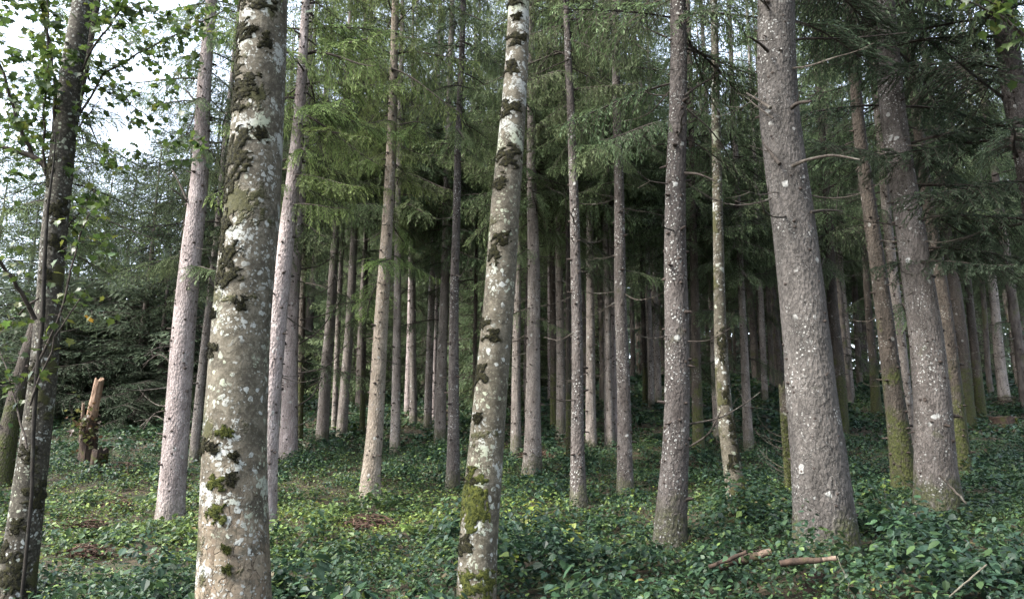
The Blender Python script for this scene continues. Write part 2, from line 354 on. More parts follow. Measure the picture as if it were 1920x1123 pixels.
# ------------------------------------------------------------------ spruce boughs and crowns
def bough_geo(seed, Lb=2.0, nb=40, shoot=0.13, sw=0.014, gap=0.045, hang=1.0, bare=0.12, double=True, up=0.0):
    r = np.random.default_rng(seed); g = Geo()
    ph = r.uniform(0, 6)
    def ax(s): return np.stack([Lb * s * (1 - 0.05 * s), 0.05 * Lb * np.sin(s * 3 + ph), Lb * ((0.10 + up) * s - 0.55 * s ** 2 + 0.33 * s ** 3)], -1)
    s = np.linspace(0, 1, 9); tube(g, ax(s), 0.016 * (1 - s) ** 0.8 * Lb / 2 + 0.004, 4, 1, 0.5, False)
    P, D, S, L, W, T = [], [], [], [], [], []
    def shoots(pts, tan, side, ln, tipness):
        k = len(pts)
        if k == 0: return
        sg = np.where(np.arange(k) % 2 == 0, 1, -1)[:, None]
        d = unit(tan * 0.85 + side * sg * r.uniform(0.35, 0.8, (k, 1)) + np.array([0, 0, -1.0]) * r.uniform(-0.12, 0.35, (k, 1)) + r.normal(0, 0.12, (k, 3)))
        sv = unit(np.cross(d, np.array([0, 0, 1.0]) + r.normal(0, 0.45, (k, 3))))
        P.append(pts); D.append(d); S.append(sv); L.append(ln * r.uniform(0.6, 1.25, k)); W.append(sw * r.uniform(0.7, 1.3, k)); T.append(tipness + r.normal(0, 0.11, k))
        if double:
            sv2 = unit(np.cross(d, sv)); P.append(pts); D.append(d); S.append(sv2); L.append(L[-1] * 0.92); W.append(W[-1] * 0.8); T.append(T[-1] - 0.08)
    for i in range(nb):
        t = bare + (1 - bare) * ((i + r.uniform(0, 0.7)) / nb)
        p0 = ax(np.array(t)); tn = unit(ax(np.array(min(1, t + 0.02))) - ax(np.array(t - 0.02)))
        sd = 1 if i % 2 else -1
        ang = math.radians(r.uniform(38, 72))
        side = unit(np.cross(np.array([0, 0, 1.0]), tn)) * sd
        d0 = unit(tn * math.cos(ang) + side * math.sin(ang) + np.array([0, 0, r.uniform(-0.25, 0.15)]))
        l = Lb * (0.30 * (1 - t) ** 0.65 + 0.09) * r.uniform(0.6, 1.2) * min(1, 0.45 + t * 2.2)
        hg = hang * r.uniform(0.3, 1.0)
        u = np.linspace(0, 1, max(3, int(l / gap)))
        pts = p0 + l * (u[:, None] * d0 * (1 - 0.35 * u[:, None] * hg) + np.array([0, 0, -1.0]) * (0.62 * hg * u[:, None] ** 1.7))
        tan = unit(np.gradient(pts, axis=0))
        if l > 0.35: tube(g, pts[[0, len(pts) // 2, -1]], [0.005, 0.004, 0.002], 3, 1, 0.5, False)
        sv = unit(np.cross(tan, np.array([0, 0, 1.0]) + 0.001))
        shoots(pts[1:], tan[1:], sv[1:], shoot * min(1.2, 0.6 + l), 0.30 + 0.35 * u[1:] + 0.15 * t)
        P.append(pts[-1:]); D.append(tan[-1:]); S.append(sv[-1:]); L.append(np.array([shoot])); W.append(np.array([sw])); T.append(np.array([0.8]))
    V, Fq = rhombs(np.concatenate(P), np.concatenate(D), np.concatenate(S), np.concatenate(L), np.concatenate(W))
    T = np.clip(np.repeat(np.concatenate(T), 4) + np.tile([0, 0, 0.12, 0], len(Fq)), 0, 1)
    g.add(V, Fq, 0, T)
    return g

GREENS = {   # old needles -> young tips, lit to dusk sets hold light and shade in the colour
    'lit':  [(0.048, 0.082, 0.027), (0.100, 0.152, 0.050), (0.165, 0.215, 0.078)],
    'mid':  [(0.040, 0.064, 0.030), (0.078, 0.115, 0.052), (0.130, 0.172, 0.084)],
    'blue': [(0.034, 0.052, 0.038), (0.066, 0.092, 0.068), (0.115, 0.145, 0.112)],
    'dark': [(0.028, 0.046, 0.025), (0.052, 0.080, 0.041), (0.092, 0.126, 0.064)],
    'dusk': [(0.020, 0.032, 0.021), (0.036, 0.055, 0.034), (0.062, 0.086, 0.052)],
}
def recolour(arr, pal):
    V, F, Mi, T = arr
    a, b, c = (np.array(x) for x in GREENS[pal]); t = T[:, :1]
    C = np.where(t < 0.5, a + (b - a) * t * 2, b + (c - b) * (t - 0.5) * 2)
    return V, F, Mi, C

def arr_mesh(name, arr, mats):
    V, F, Mi, T = arr; ks = [k for k in (4, 3) if len(F[k])]
    return mesh_np(name, V, [F[k] for k in ks], mats, np.concatenate([Mi[k] for k in ks]), T)

B_FULL = [bough_geo(100 + i, 2.0, 44, 0.095, 0.0085, 0.038, 1.3).arrays() for i in range(5)]
B_LIT = [bough_geo(150 + i, 2.0, 58, 0.075, 0.0070, 0.029, 1.0).arrays() for i in range(4)]
B_LOW = [bough_geo(200 + i, 2.0, 28, 0.20, 0.022, 0.09, 1.1, double=False).arrays() for i in range(4)]
B_FINE = [bough_geo(300 + i, 2.0, 54, 0.085, 0.0085, 0.028, 0.75, bare=0.2).arrays() for i in range(3)]
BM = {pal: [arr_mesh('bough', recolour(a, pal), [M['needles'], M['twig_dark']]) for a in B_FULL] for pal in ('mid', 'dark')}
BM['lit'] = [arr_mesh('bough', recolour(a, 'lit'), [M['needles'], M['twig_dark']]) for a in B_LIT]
BM['fine'] = [arr_mesh('bough', recolour(a, 'dusk'), [M['needles'], M['twig_dark']]) for a in B_FINE]  # dusk needles: shade of the right-hand boughs is painted into the colour

def bough_matrix(z, yaw, pitch, sc, roll=0.0):
    Mx = Matrix.Translation((0, 0, z)) @ Matrix.Rotation(yaw, 4, 'Z') @ Matrix.Rotation(-pitch, 4, 'Y') @ Matrix.Rotation(roll, 4, 'X') @ Matrix.Scale(sc, 4)
    return np.array(Mx)

def crown_mesh(seed, H=17.0, R=2.1, pal='mid', detail_h=6.0, dens=1.0, ragged=0.35, full_foot=False, thin=0.75):
    r = np.random.default_rng(seed); g = Geo(); z = 0.0; yaw = 0.0
    while z < H - 0.3:
        f = 1 - z / H
        ramp = 1.0 if full_foot else min(1.0, 0.5 + z / 3.5)
        if not full_foot and z < 2.0 and r.random() > 0.45 + 0.27 * z: z += 0.12; continue
        L = (R * f ** (0.55 if full_foot else 0.75) + (0.35 if full_foot else 0.15)) * ramp * r.uniform(1 - ragged, 1 + ragged * 0.5)
        yaw += 2.4 + r.normal(0, 0.3)
        src = B_FULL if z < detail_h else B_LOW
        g.addgeo(src[r.integers(len(src))], bough_matrix(z, yaw, r.uniform(-0.45, 0.12) + 0.75 * (z / H) ** 2, L / 2.0, r.normal(0, 0.15)), r.normal(0, 0.06))
        z += (0.125 if z < 5 else 0.16 if z < detail_h else 0.17 / (1.0 if full_foot else thin)) / dens * r.uniform(0.6, 1.4)
    return arr_mesh('crown', recolour(g.arrays(), pal), [M['needles'], M['twig_dark']])

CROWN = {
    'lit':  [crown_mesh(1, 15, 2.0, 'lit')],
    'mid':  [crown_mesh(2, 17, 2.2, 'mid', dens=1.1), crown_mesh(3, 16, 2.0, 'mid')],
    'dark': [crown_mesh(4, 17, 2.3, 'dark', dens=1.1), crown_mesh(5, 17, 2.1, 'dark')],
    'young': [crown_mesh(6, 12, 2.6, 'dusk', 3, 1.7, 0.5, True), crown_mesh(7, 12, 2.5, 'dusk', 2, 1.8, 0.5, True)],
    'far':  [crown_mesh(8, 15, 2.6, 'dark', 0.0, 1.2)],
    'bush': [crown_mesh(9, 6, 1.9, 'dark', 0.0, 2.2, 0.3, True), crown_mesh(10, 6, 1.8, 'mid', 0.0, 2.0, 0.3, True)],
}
# dead, bare side branches that arc down and up again
def dead_branch_mesh(seed):
    r = np.random.default_rng(seed); g = Geo(); L = 1.0
    s = np.linspace(0, 1, 8); k = r.uniform(0.15, 0.5); w = r.uniform(-0.15, 0.15)
    pts = np.stack([L * s, w * s * s + 0.02 * np.sin(9 * s), -k * s + (k + r.uniform(-0.1, 0.25)) * s ** 2.2], 1)
    tube(g, pts, 0.010 * (1 - s) + 0.0025, 5, 0)
    for i in range(r.integers(1, 5)):
        t = r.uniform(0.25, 0.85); p = np.array([np.interp(t, s, pts[:, q]) for q in range(3)])
        d = unit(np.array([0.7, r.choice([-1, 1]) * r.uniform(0.3, 0.9), r.uniform(-0.5, 0.3)])); l = r.uniform(0.12, 0.4)
        u = np.linspace(0, 1, 4)[:, None]
        tube(g, p + d * l * u + np.array([0, 0, 0.25 * l]) * u ** 2, [0.004, 0.0035, 0.003, 0.0015], 3, 0, cap=False)
    return g.mesh('dead_branch', [M['twig']])
DEAD = [dead_branch_mesh(50 + i) for i in range(7)]

# ------------------------------------------------------------------ trunks
def trunk_mesh(base, P, R, nseg, mat, seed, lobes=0.10, knots=0, rough=0.02, knot_top=9.0, flare=0.0):
    """P (k,3) world centres from the foot up, R radii."""
    r = np.random.default_rng(seed); P = np.asarray(P) - base; R = np.asarray(R)
    zc = P[:, 2]; step = 0.10 if nseg >= 40 else 0.22 if nseg >= 16 else 0.5
    ztop = zc[-1]; split = min(9.5, ztop)
    zz = np.concatenate([np.arange(zc[0], split, step), np.linspace(split, ztop, 10)[0 if split == ztop else 1:]]) if ztop > split else np.append(np.arange(zc[0], ztop - 0.01, step), ztop)
    X = np.interp(zz, zc, P[:, 0]); Y = np.interp(zz, zc, P[:, 1]); RR = np.interp(zz, zc, R)
    kk = 3
    if len(zz) > 12:
        X = X + 0.06 * R.max() * np.sin(zz * r.uniform(0.9, 1.8) + r.uniform(0, 6)); Y = Y + 0.25 * R.max() * np.sin(zz * r.uniform(0.5, 1.2) + r.uniform(0, 6)) * np.clip(zz, 0, 1)
        for _ in range(3):
            X[1:-1] = (X[:-2] + X[1:-1] * 2 + X[2:]) / 4; RR[1:-1] = (RR[:-2] + 2 * RR[1:-1] + RR[2:]) / 4
    th = np.arange(nseg) * 2 * math.pi / nseg
    TH, ZZ = np.meshgrid(th, zz)
    low = np.exp(-np.clip(ZZ - 0.0, 0, None) / 0.25)
    ph = r.uniform(0, 6.28, 6)
    lob = 1 + low * lobes * (np.cos(TH * 4 + ph[0]) + 0.6 * np.cos(TH * 7 + ph[1])) + flare * low
    n1 = np.sin(TH * 2 + ZZ * 1.1 + ph[2]) * 0.5 + np.sin(TH * 3 - ZZ * 2.3 + ph[3]) * 0.35 + np.sin(TH * 5 + ZZ * 5.1 + ph[4]) * 0.3 + np.sin(TH * 9 - ZZ * 9 + ph[5]) * 0.2
    RA = RR[:, None] * (lob + rough * n1 + (r.normal(0, rough * 0.35, TH.shape) if nseg >= 24 else 0))
    V = np.stack([X[:, None] + RA * np.cos(TH), Y[:, None] + RA * np.sin(TH), ZZ], -1)
    k = len(zz); i, j = np.meshgrid(np.arange(k - 1), np.arange(nseg), indexing='ij'); i, j = i.ravel(), j.ravel(); j2 = (j + 1) % nseg
    g = Geo(); g.add(V.reshape(-1, 3), np.stack([i * nseg + j, i * nseg + j2, (i + 1) * nseg + j2, (i + 1) * nseg + j], 1), 0)
    z = 0.5
    while knots and z < min(knot_top, ztop - 1):          # stubs of shed branches, in loose whorls
        for q in range(r.integers(3, 6)):
            zq = z + r.normal(0, 0.04); a = r.uniform(0, 6.28); rr = np.interp(zq, zz, RR)
            c = np.array([np.interp(zq, zz, X) + rr * math.cos(a), np.interp(zq, zz, Y) + rr * math.sin(a), zq])
            o = np.array([math.cos(a), math.sin(a), r.uniform(-0.3, 0.2)]); t1 = np.array([-math.sin(a), math.cos(a), 0]); t2 = np.array([0, 0, 1.0])
            s = r.uniform(0.012, 0.030) * knots; ln = r.choice([0.012, 0.03, 0.08], p=[0.62, 0.30, 0.08]) * (1.0 if nseg < 40 else 0.6)
            VV = np.array([c + s * 1.2 * t1, c + s * t2, c - s * 1.2 * t1, c - s * t2]) - 0.008 * o
            VT = np.array([c + s * .55 * t1, c + s * .5 * t2, c - s * .55 * t1, c - s * .5 * t2]) + ln * o
            g.add(np.vstack([VV, VT]), [[0, 1, 5, 4], [1, 2, 6, 5], [2, 3, 7, 6], [3, 0, 4, 7], [4, 5, 6, 7]], 1)
        z += r.uniform(0.14, 0.28)
    return g.mesh('trunk', [mat, M['knot']], smooth=True), (zz, X, Y, RR)

PLACED = []                              # (x, y, radius) of every trunk, so that fillers keep clear
def spruce(pts, label, mat='bark', pal='mid', h0=5.5, H=24.0, d=None, twigs=8, nseg=16, knots=1.0, boughs=(), nb=0, bough_pal=None,
           crown=True, seed=0, group='spruces', lobes=0.10, flare=0.12, veg=0.13, crown_r=1.0, name='spruce_tree', twig_span=(1.6, 5.5), rough=0.02):
    """pts: (x, y, width) in photo pixels from the foot upward."""
    d = d or depth_of(pts[0][0], pts[0][1], veg)
    if d > 15: H *= 0.86; h0 += np.random.default_rng(seed + 900).uniform(-3.4, -0.8); crown_r *= 1.12; nb = max(nb, 4); twigs += 6
    W = [at(x, y, d) for x, y, w in pts]; R = [px_size(w, d) / 2 for x, y, w in pts]
    W, R = np.array(W), np.array(R)
    gx, gz = W[0][0], float(terrain(W[0][0], d))
    base = np.array([gx, d, gz])
    foot = W[0].copy(); foot[2] = gz - 0.3
    slope = (W[-1] - W[-2]) / (W[-1][2] - W[-2][2])
    top = W[-1].copy(); zt = gz + H; rt = R[-1]
    P, RR = [foot] + ([W[0]] if W[0][2] > gz - 0.25 else []) + list(W[1:]), [R[0] * 1.06] + ([R[0]] if W[0][2] > gz - 0.25 else []) + list(R[1:])
    for f in (0.35, 0.7, 1.0):
        z = W[-1][2] + (zt - W[-1][2]) * f
        P.append(np.array([W[-1][0] + slope[0] * (z - W[-1][2]) * (1 - 0.5 * f), d, z])); RR.append(max(0.012, rt * (1 - f) ** 0.9 + 0.012))
    root = link(name, None, None, base); root.empty_display_size = 0.2
    tag(root, label, 'tree', group)
    me, prof = trunk_mesh(base, P, RR, nseg, M[mat], 1000 + seed, lobes, knots, rough, flare=flare)
    link('trunk', me, root)
    zz, X, Y, RRp = prof
    at_h = lambda h: (float(np.interp(h, zz, X)), float(np.interp(h, zz, Y)), h)
    r = np.random.default_rng(5000 + seed)
    lean = math.atan2(float(np.interp(h0 + 5, zz, X) - np.interp(h0, zz, X)), 5.0)
    cr = None
    if crown:
        cm = CROWN[pal][seed % len(CROWN[pal])]
        hc = max(v.co.z for v in (cm.vertices[i] for i in range(0, len(cm.vertices), 97)))
        sz = (H - h0 + 0.5) / hc; sx = crown_r * (0.92 + 0.16 * r.random())
        cr = link('crown', cm, root, at_h(h0), (0, lean, r.uniform(0, 6.28)), (sx, sx, sz))
        if lean: cr.rotation_euler = (Matrix.Rotation(lean, 4, 'Y') @ Matrix.Rotation(r.uniform(0, 6.28), 4, 'Z')).to_euler()
    for i in range(nb):                  # loose green boughs on the trunk below and around the crown's foot
        h = r.uniform(h0 - 2.2, h0 + 2.0); L = r.uniform(0.8, 1.9) * crown_r
        bm = BM[bough_pal or pal]
        link('bough', bm[i % len(bm)], root, at_h(h), (r.normal(0, 0.2), r.uniform(0.0, 0.3), r.uniform(0, 6.28)), (L / 2,) * 3)
    for (py, yaw, L, tilt, bp) in boughs:   # boughs one can pick out in the photograph: height by pixel row, heading in degrees
        h = float(at(pts[0][0], py, d)[2]) - gz; bm = BM[bp]
        link('bough', bm[int(abs(py * 7 + yaw)) % len(bm)], root, at_h(h), (r.normal(0, 0.15), math.radians(-tilt), math.radians(yaw)), (L / 2,) * 3)
    for i in range(twigs):
        h = r.uniform(*twig_span); a = r.uniform(0, 6.28); L = r.uniform(0.35, 1.0) * (0.6 + 0.5 * min(1, h / 4)); rr = float(np.interp(h, zz, RRp)) * 0.9
        x, y, _ = at_h(h)
        link('dead_branch', DEAD[r.integers(len(DEAD))], root, (x + rr * math.cos(a), y + rr * math.sin(a), h), (r.normal(0, 0.3), r.uniform(-0.3, 0.35), a), (L, L, L))
    NAMED[seed] = (root, base, d)
    PLACED.append((gx, d, R[0]))
    print('spruce %-70s d %.1f  dia %.2f  x %.1f' % (label[:70], d, 2 * R[0], gx))
    return root, base, prof

S = spruce
def px_branch(root, base, d, pts, seed, mat='twig', fork=2):
    r = np.random.default_rng(seed); P = np.array([at(x, y, d + 0.12 * i * (-1) ** seed) for i, (x, y, w) in enumerate(pts)]) - base; k = len(P); t = np.linspace(0, k - 1, k * 4)
    Q = np.stack([np.interp(t, np.arange(k), P[:, c]) for c in range(3)], 1)
    for _ in range(3): Q[1:-1] = (Q[:-2] + 2 * Q[1:-1] + Q[2:]) / 4
    g = Geo(); tube(g, Q, np.interp(t, np.arange(k), [px_size(w, d) * 0.40 for _, _, w in pts]), 5, 0)
    for i in range(fork):
        j = r.integers(len(Q) // 3, len(Q) - 2); dv = unit(Q[j + 1] - Q[j] + r.normal(0, 0.02, 3)); l = r.uniform(0.15, 0.4); u = np.linspace(0, 1, 4)[:, None]
        tube(g, Q[j] + unit(dv + r.normal(0, 0.5, 3)) * l * u + np.array([0, 0, r.uniform(-.2, .2) * l]) * u ** 2, [0.005, 0.004, 0.003, 0.002], 3, 0, cap=False)
    link('dead_branch', g.mesh('dead_branch', [M[mat]], smooth=True), root)
NAMED = {}
#@TREES
# --- pale spruces and those beside the two lichened maples
S([(320, 962, 47), (331, 800, 44), (345, 600, 41), (360, 430, 37), (372, 330, 33), (382, 200, 28), (392, 80, 23)], 'pale pinkish spruce with bare lower trunk beside the broken snag clearing',
  'bark_pale', 'mid', 6.0, 21, twigs=9, nb=7, bough_pal='mid', seed=1, nseg=20, crown_r=0.75)
S([(362, 860, 17), (382, 680, 15), (402, 480, 13), (418, 320, 11)], 'thin shaded spruce between the pale spruce and the big lichened maple', 'bark', 'dark', 6.5, 20, twigs=4, seed=2, nseg=12)
S([(496, 992, 38), (508, 760, 36), (524, 560, 34), (540, 400, 29), (549, 330, 27), (562, 200, 22), (575, 20, 16)], 'pale lilac spruce standing directly behind the big lichened maple',
  'bark_pale', 'lit', 4.7, 20, twigs=10, nb=0, seed=3, nseg=20, crown_r=0.85, twig_span=(1.4, 3.8),
  boughs=[(60, 5, 1.6, 8, 'lit'), (100, -30, 1.8, 0, 'lit'), (40, 40, 1.7, 5, 'lit'), (160, -12, 1.9, 2, 'lit'), (200, 12, 1.8, -4, 'lit'), (215, -50, 1.5, -3, 'lit'), (250, -25, 1.6, -8, 'lit'),
          (300, 8, 1.7, -8, 'lit'), (330, -35, 1.6, -10, 'lit'), (350, 20, 1.5, -10, 'mid'), (120, 200, 1.1, -5, 'lit'), (220, 215, 1.0, -6, 'lit'), (280, 50, 1.6, -6, 'mid')])
S([(539, 852, 33), (544, 700, 28), (551, 560, 24), (562, 400, 20), (570, 250, 15)], 'lilac-grey spruce close behind the pale lilac spruce, mossy at its foot', 'bark_pale', 'mid', 7.0, 22, twigs=11, seed=4, twig_span=(2, 6.5))
S([(561, 815, 14), (567, 560, 12), (574, 400, 10)], 'slim dark spruce tucked behind the lilac-grey spruce', 'bark_mossy', 'dark', 7.0, 21, twigs=3, seed=5, nseg=10)
# --- the stand left of the middle
S([(604, 824, 23), (611, 700, 21), (618, 620, 19), (632, 415, 14), (640, 300, 12)], 'grey-brown spruce leaning slightly, first of a close pair', 'bark', 'mid', 7.5, 23, twigs=6, seed=6)
S([(626, 812, 11), (634, 600, 10), (642, 450, 8)], 'very thin spruce squeezed inside the close pair', 'bark', 'dark', 8, 20, twigs=2, seed=7, nseg=10)
S([(641, 816, 20), (648, 700, 18), (654, 620, 17), (666, 420, 13), (672, 300, 11)], 'brown shaded spruce, second of a close pair', 'bark', 'mid', 7.5, 23, twigs=5, seed=8)
S([(679, 808, 11), (682, 650, 9), (685, 500, 7)], 'thin mossy spruce just behind the tan spruce', 'bark_mossy', 'dark', 8, 19, twigs=2, seed=9, nseg=10)
S([(692, 934, 38), (698, 870, 33), (704, 800, 30), (715, 600, 26), (726, 420, 21), (737, 200, 18), (741, 50, 15)], 'tan sunlit spruce with clean trunk on the yellow-green patch of ground',
  'bark_tan', 'lit', 6.0, 22, twigs=7, nb=7, seed=10, nseg=20, crown_r=0.85, boughs=[(330, 20, 1.2, -5, 'lit'), (300, 200, 1.3, -5, 'lit'), (260, -60, 1.3, 0, 'lit'), (390, -120, 1.3, -5, 'mid')])
S([(741, 840, 18), (743, 700, 16), (744, 600, 14), (746, 450, 12)], 'grey spruce standing just behind the tan sunlit spruce', 'bark', 'mid', 7.5, 22, twigs=5, seed=11, nseg=14)
S([(764, 768, 12), (767, 640, 10), (769, 540, 8)], 'small far spruce with a pale lit flank', 'bark_pale', 'mid', 8, 20, twigs=2, seed=12, nseg=10)
S([(775, 790, 14), (774, 600, 12), (773, 480, 10)], 'brown spruce overlapping the one with the pale flank', 'bark', 'dark', 8, 22, twigs=3, seed=13, nseg=10)
S([(802, 798, 15), (806, 640, 13), (811, 500, 11)], 'dark brown spruce, first of three behind the slender flecked spruce', 'bark', 'dark', 8, 22, twigs=3, seed=14, nseg=10)
S([(813, 785, 9), (817, 640, 7), (821, 480, 6)], 'very thin pale-edged spruce, middle of three behind the slender flecked spruce', 'bark_pale', 'mid', 8, 20, twigs=1, seed=15, nseg=8)
S([(825, 820, 22), (829, 680, 19), (834, 510, 16)], 'stout brown spruce, last of three behind the slender flecked spruce', 'bark', 'dark', 7.5, 23, twigs=4, seed=16, nseg=14)
S([(850, 908, 25), (850, 800, 21), (850, 700, 19), (853, 500, 16), (858, 320, 14), (862, 200, 12)], 'slender flecked spruce with dark knots beside the leaning spotted maple',
  'bark_speck', 'mid', 6.8, 22, twigs=7, nb=4, seed=17, nseg=16, crown_r=0.9)
S([(889, 800, 8), (891, 600, 7), (894, 430, 6)], 'thin blackish spruce in the gap behind the leaning spotted maple', 'bark_mossy', 'dark', 9, 19, twigs=1, seed=18, nseg=8)
S([(967, 844, 19), (968, 700, 16), (970, 550, 14), (972, 420, 12)], 'brown spruce half hidden by the leaning spotted maple, mossy foot', 'bark', 'mid', 7.5, 22, twigs=4, seed=19, nseg=12)
S([(997, 882, 34), (999, 800, 29), (1001, 700, 26), (1000, 500, 23), (998, 350, 19)], 'sturdy warm-brown spruce with a green mossy foot', 'bark', 'mid', 7.2, 24, twigs=7, nb=4, seed=20, nseg=18, lobes=0.13)
S([(1030, 752, 7), (1030, 600, 6), (1029, 480, 5)], 'hair-thin pale far spruce behind the sturdy warm-brown one', 'bark_pale', 'mid', 8, 19, twigs=0, seed=21, nseg=8)
S([(1038, 798, 13), (1037, 600, 12), (1036, 420, 10)], 'dark far spruce, first of a touching pair', 'bark_mossy', 'dark', 8, 23, twigs=2, seed=22, nseg=10)
S([(1052, 812, 17), (1050, 600, 15), (1047, 400, 12)], 'brown far spruce, second of a touching pair', 'bark', 'mid', 8, 24, twigs=3, seed=23, nseg=12)
S([(1066, 866, 11), (1066, 700, 9), (1065, 550, 8)], 'thin moss-grown spruce close to the silvery spruce', 'bark_mossy', 'dark', 7, 18, twigs=3, seed=24, nseg=10)
S([(1086, 944, 31), (1084, 850, 25), (1082, 700, 21), (1081, 600, 20), (1078, 400, 18), (1073, 300, 17), (1065, 100, 14), (1063, 20, 12)], 'silvery lichen-flecked spruce with a greenish band low on its trunk',
  'bark_speck', 'mid', 6.0, 22, twigs=9, nb=7, seed=25, nseg=18, crown_r=0.8)
S([(1109, 840, 21), (1108, 700, 17), (1106, 520, 15), (1105, 330, 12)], 'brown spruce standing just behind the silvery spruce', 'bark', 'mid', 7.5, 23, twigs=5, seed=26, nseg=14)
S([(1143, 832, 18), (1140, 650, 15), (1136, 500, 13), (1133, 380, 11)], 'grey-brown spruce, thicker of two behind the freckled tan spruce', 'bark', 'mid', 8, 23, twigs=4, seed=27, nseg=12)
S([(1154, 826, 11), (1150, 650, 9), (1147, 480, 8)], 'thinner of two spruces behind the freckled tan spruce', 'bark_pale', 'dark', 8, 21, twigs=2, seed=28, nseg=10)
S([(1173, 926, 31), (1172, 840, 27), (1168, 700, 24), (1165, 600, 23), (1161, 420, 20), (1157, 250, 17), (1154, 80, 14)], 'freckled tan spruce with a mossy green foot in the middle of the slope',
  'bark_speck', 'mid', 6.2, 23, twigs=9, nb=6, seed=29, nseg=18, crown_r=0.85)
S([(1210, 765, 10), (1207, 600, 9), (1204, 480, 8)], 'far dark spruce, first of a twin pair up the slope', 'bark_mossy', 'dark', 8, 22, twigs=2, seed=30, nseg=10)
S([(1221, 767, 11), (1218, 600, 10), (1214, 480, 8)], 'far dark spruce, second of a twin pair up the slope', 'bark', 'dark', 8, 22, twigs=2, seed=31, nseg=10)
S([(1234, 752, 13), (1230, 600, 11), (1227, 480, 9)], 'far brown spruce beside the big grey spruce, up the slope', 'bark', 'dark', 8, 22, twigs=2, seed=32, nseg=10)
# --- right of the middle
S([(1256, 1004, 59), (1262, 900, 50), (1266, 800, 46), (1269, 600, 45), (1269, 420, 40), (1270, 200, 35), (1270, 10, 31)], 'big bluish-grey spruce densely speckled with lichen, flared foot',
  'bark_speck', 'dark', 6.0, 24, twigs=9, nb=3, bough_pal='dark', seed=33, nseg=28, twig_span=(1.5, 6.5), lobes=0.06,
  boughs=[(40, -15, 1.9, -2, 'mid'), (90, 35, 1.8, -6, 'dark'), (30, 190, 1.8, 0, 'mid'), (60, -70, 1.4, -5, 'dark'), (150, 160, 1.6, -8, 'dark'), (260, 20, 1.3, -12, 'dark')])
S([(1309, 842, 21), (1306, 700, 18), (1303, 560, 16), (1300, 400, 13)], 'mossy spruce just right of the big bluish-grey spruce', 'bark_mossy', 'dark', 6.5, 22, twigs=6, seed=34, nseg=14, nb=3)
S([(1345, 815, 16), (1340, 650, 14), (1335, 500, 12)], 'dim brown spruce behind the slim white-footed maple', 'bark', 'dark', 6.5, 22, twigs=4, seed=35, nseg=12, nb=3)
S([(1404, 838, 18), (1398, 700, 15), (1390, 560, 13), (1384, 400, 11)], 'reddish-brown spruce between the slim maple and the huge flecked trunk', 'bark', 'dark', 6.5, 22, twigs=5, seed=36, nseg=12, nb=4)
S([(1434, 748, 12), (1428, 600, 11), (1422, 450, 9)], 'far spruce, first of two in the gap beside the huge flecked trunk', 'bark', 'dark', 7, 22, twigs=2, seed=37, nseg=10)
S([(1448, 735, 10), (1442, 600, 9), (1436, 450, 8)], 'far spruce, second of two in the gap beside the huge flecked trunk', 'bark_far', 'dark', 7, 22, twigs=1, seed=38, nseg=10)
S([(1549, 1020, 116), (1543, 960, 104), (1538, 900, 99), (1526, 780, 91), (1513, 640, 84), (1492, 440, 80), (1467, 200, 76), (1454, 0, 73)], 'huge grey-brown spruce trunk with white lichen blotches and dead side branches',
  'bark_big', 'dark', 7.5, 27, twigs=10, nseg=64, seed=39, knots=0.8, twig_span=(3.2, 6.4), lobes=0.03, flare=0.0, veg=0.2, rough=0.012,
  boughs=[(-60, 30, 2.0, 0, 'fine'), (40, 20, 1.5, -4, 'fine')])
S([(1578, 806, 25), (1572, 700, 22), (1562, 560, 19), (1552, 400, 15)], 'dark spruce peeking out behind the huge flecked trunk', 'bark_mossy', 'dark', 6.5, 23, twigs=4, seed=40, nseg=12)
S([(1592, 742, 18), (1586, 640, 15), (1580, 560, 14), (1570, 420, 11)], 'brown far spruce, lower of two beyond the huge flecked trunk', 'bark', 'dark', 7, 23, twigs=3, seed=41, nseg=12)
S([(1611, 715, 11), (1606, 600, 10), (1600, 480, 8)], 'thin far spruce, higher of two beyond the huge flecked trunk', 'bark_far', 'dark', 7, 22, twigs=1, seed=42, nseg=10)
S([(1642, 770, 18), (1636, 660, 14), (1628, 560, 12), (1618, 430, 10)], 'far spruce with a mossy foot in front of the moss-green trunk', 'bark_mossy', 'dark', 7, 22, twigs=3, seed=43, nseg=12)
S([(1698, 920, 46), (1690, 850, 41), (1671, 700, 33), (1660, 600, 31), (1640, 440, 27), (1612, 230, 23), (1598, 60, 19)], 'moss-green spruce leaning beside the grey scaly spruce',
  'bark_mossy', 'dark', 7, 24, twigs=7, seed=44, nseg=18)
S([(1709, 880, 22), (1692, 680, 20), (1678, 540, 18)], 'shaded spruce wedged between the moss-green and the grey scaly spruce', 'bark', 'dark', 7, 23, twigs=2, seed=45, nseg=12)
S([(1761, 946, 76), (1756, 890, 69), (1746, 780, 63), (1731, 640, 57), (1717, 540, 54), (1690, 300, 49), (1676, 160, 46), (1658, 0, 42)], 'grey scaly spruce with a mossy foot, half veiled by dark boughs',
  'bark_grey', 'dark', 6.3, 25, twigs=10, nseg=28, seed=46, twig_span=(2.6, 5.5),
  boughs=[(500, -75, 1.5, -6, 'fine'), (470, -20, 1.9, -4, 'fine'), (420, -45, 2.0, -4, 'fine'), (350, -10, 2.0, 2, 'fine'), 
          (300, -145, 2.1, 2, 'fine'), (270, -35, 2.1, 3, 'fine'), (200, 10, 2.1, 4, 'fine'), (190, 175, 1.9, 2, 'fine'), (120, -130, 2.2, 4, 'fine'),
          (90, -15, 2.2, 6, 'fine'), (20, -40, 2.3, 6, 'fine'), (10, 190, 2.0, 5, 'fine'), (400, 25, 1.8, -2, 'fine'), (100, 40, 2.2, 2, 'fine'), (250, 45, 2.0, 0, 'fine')])
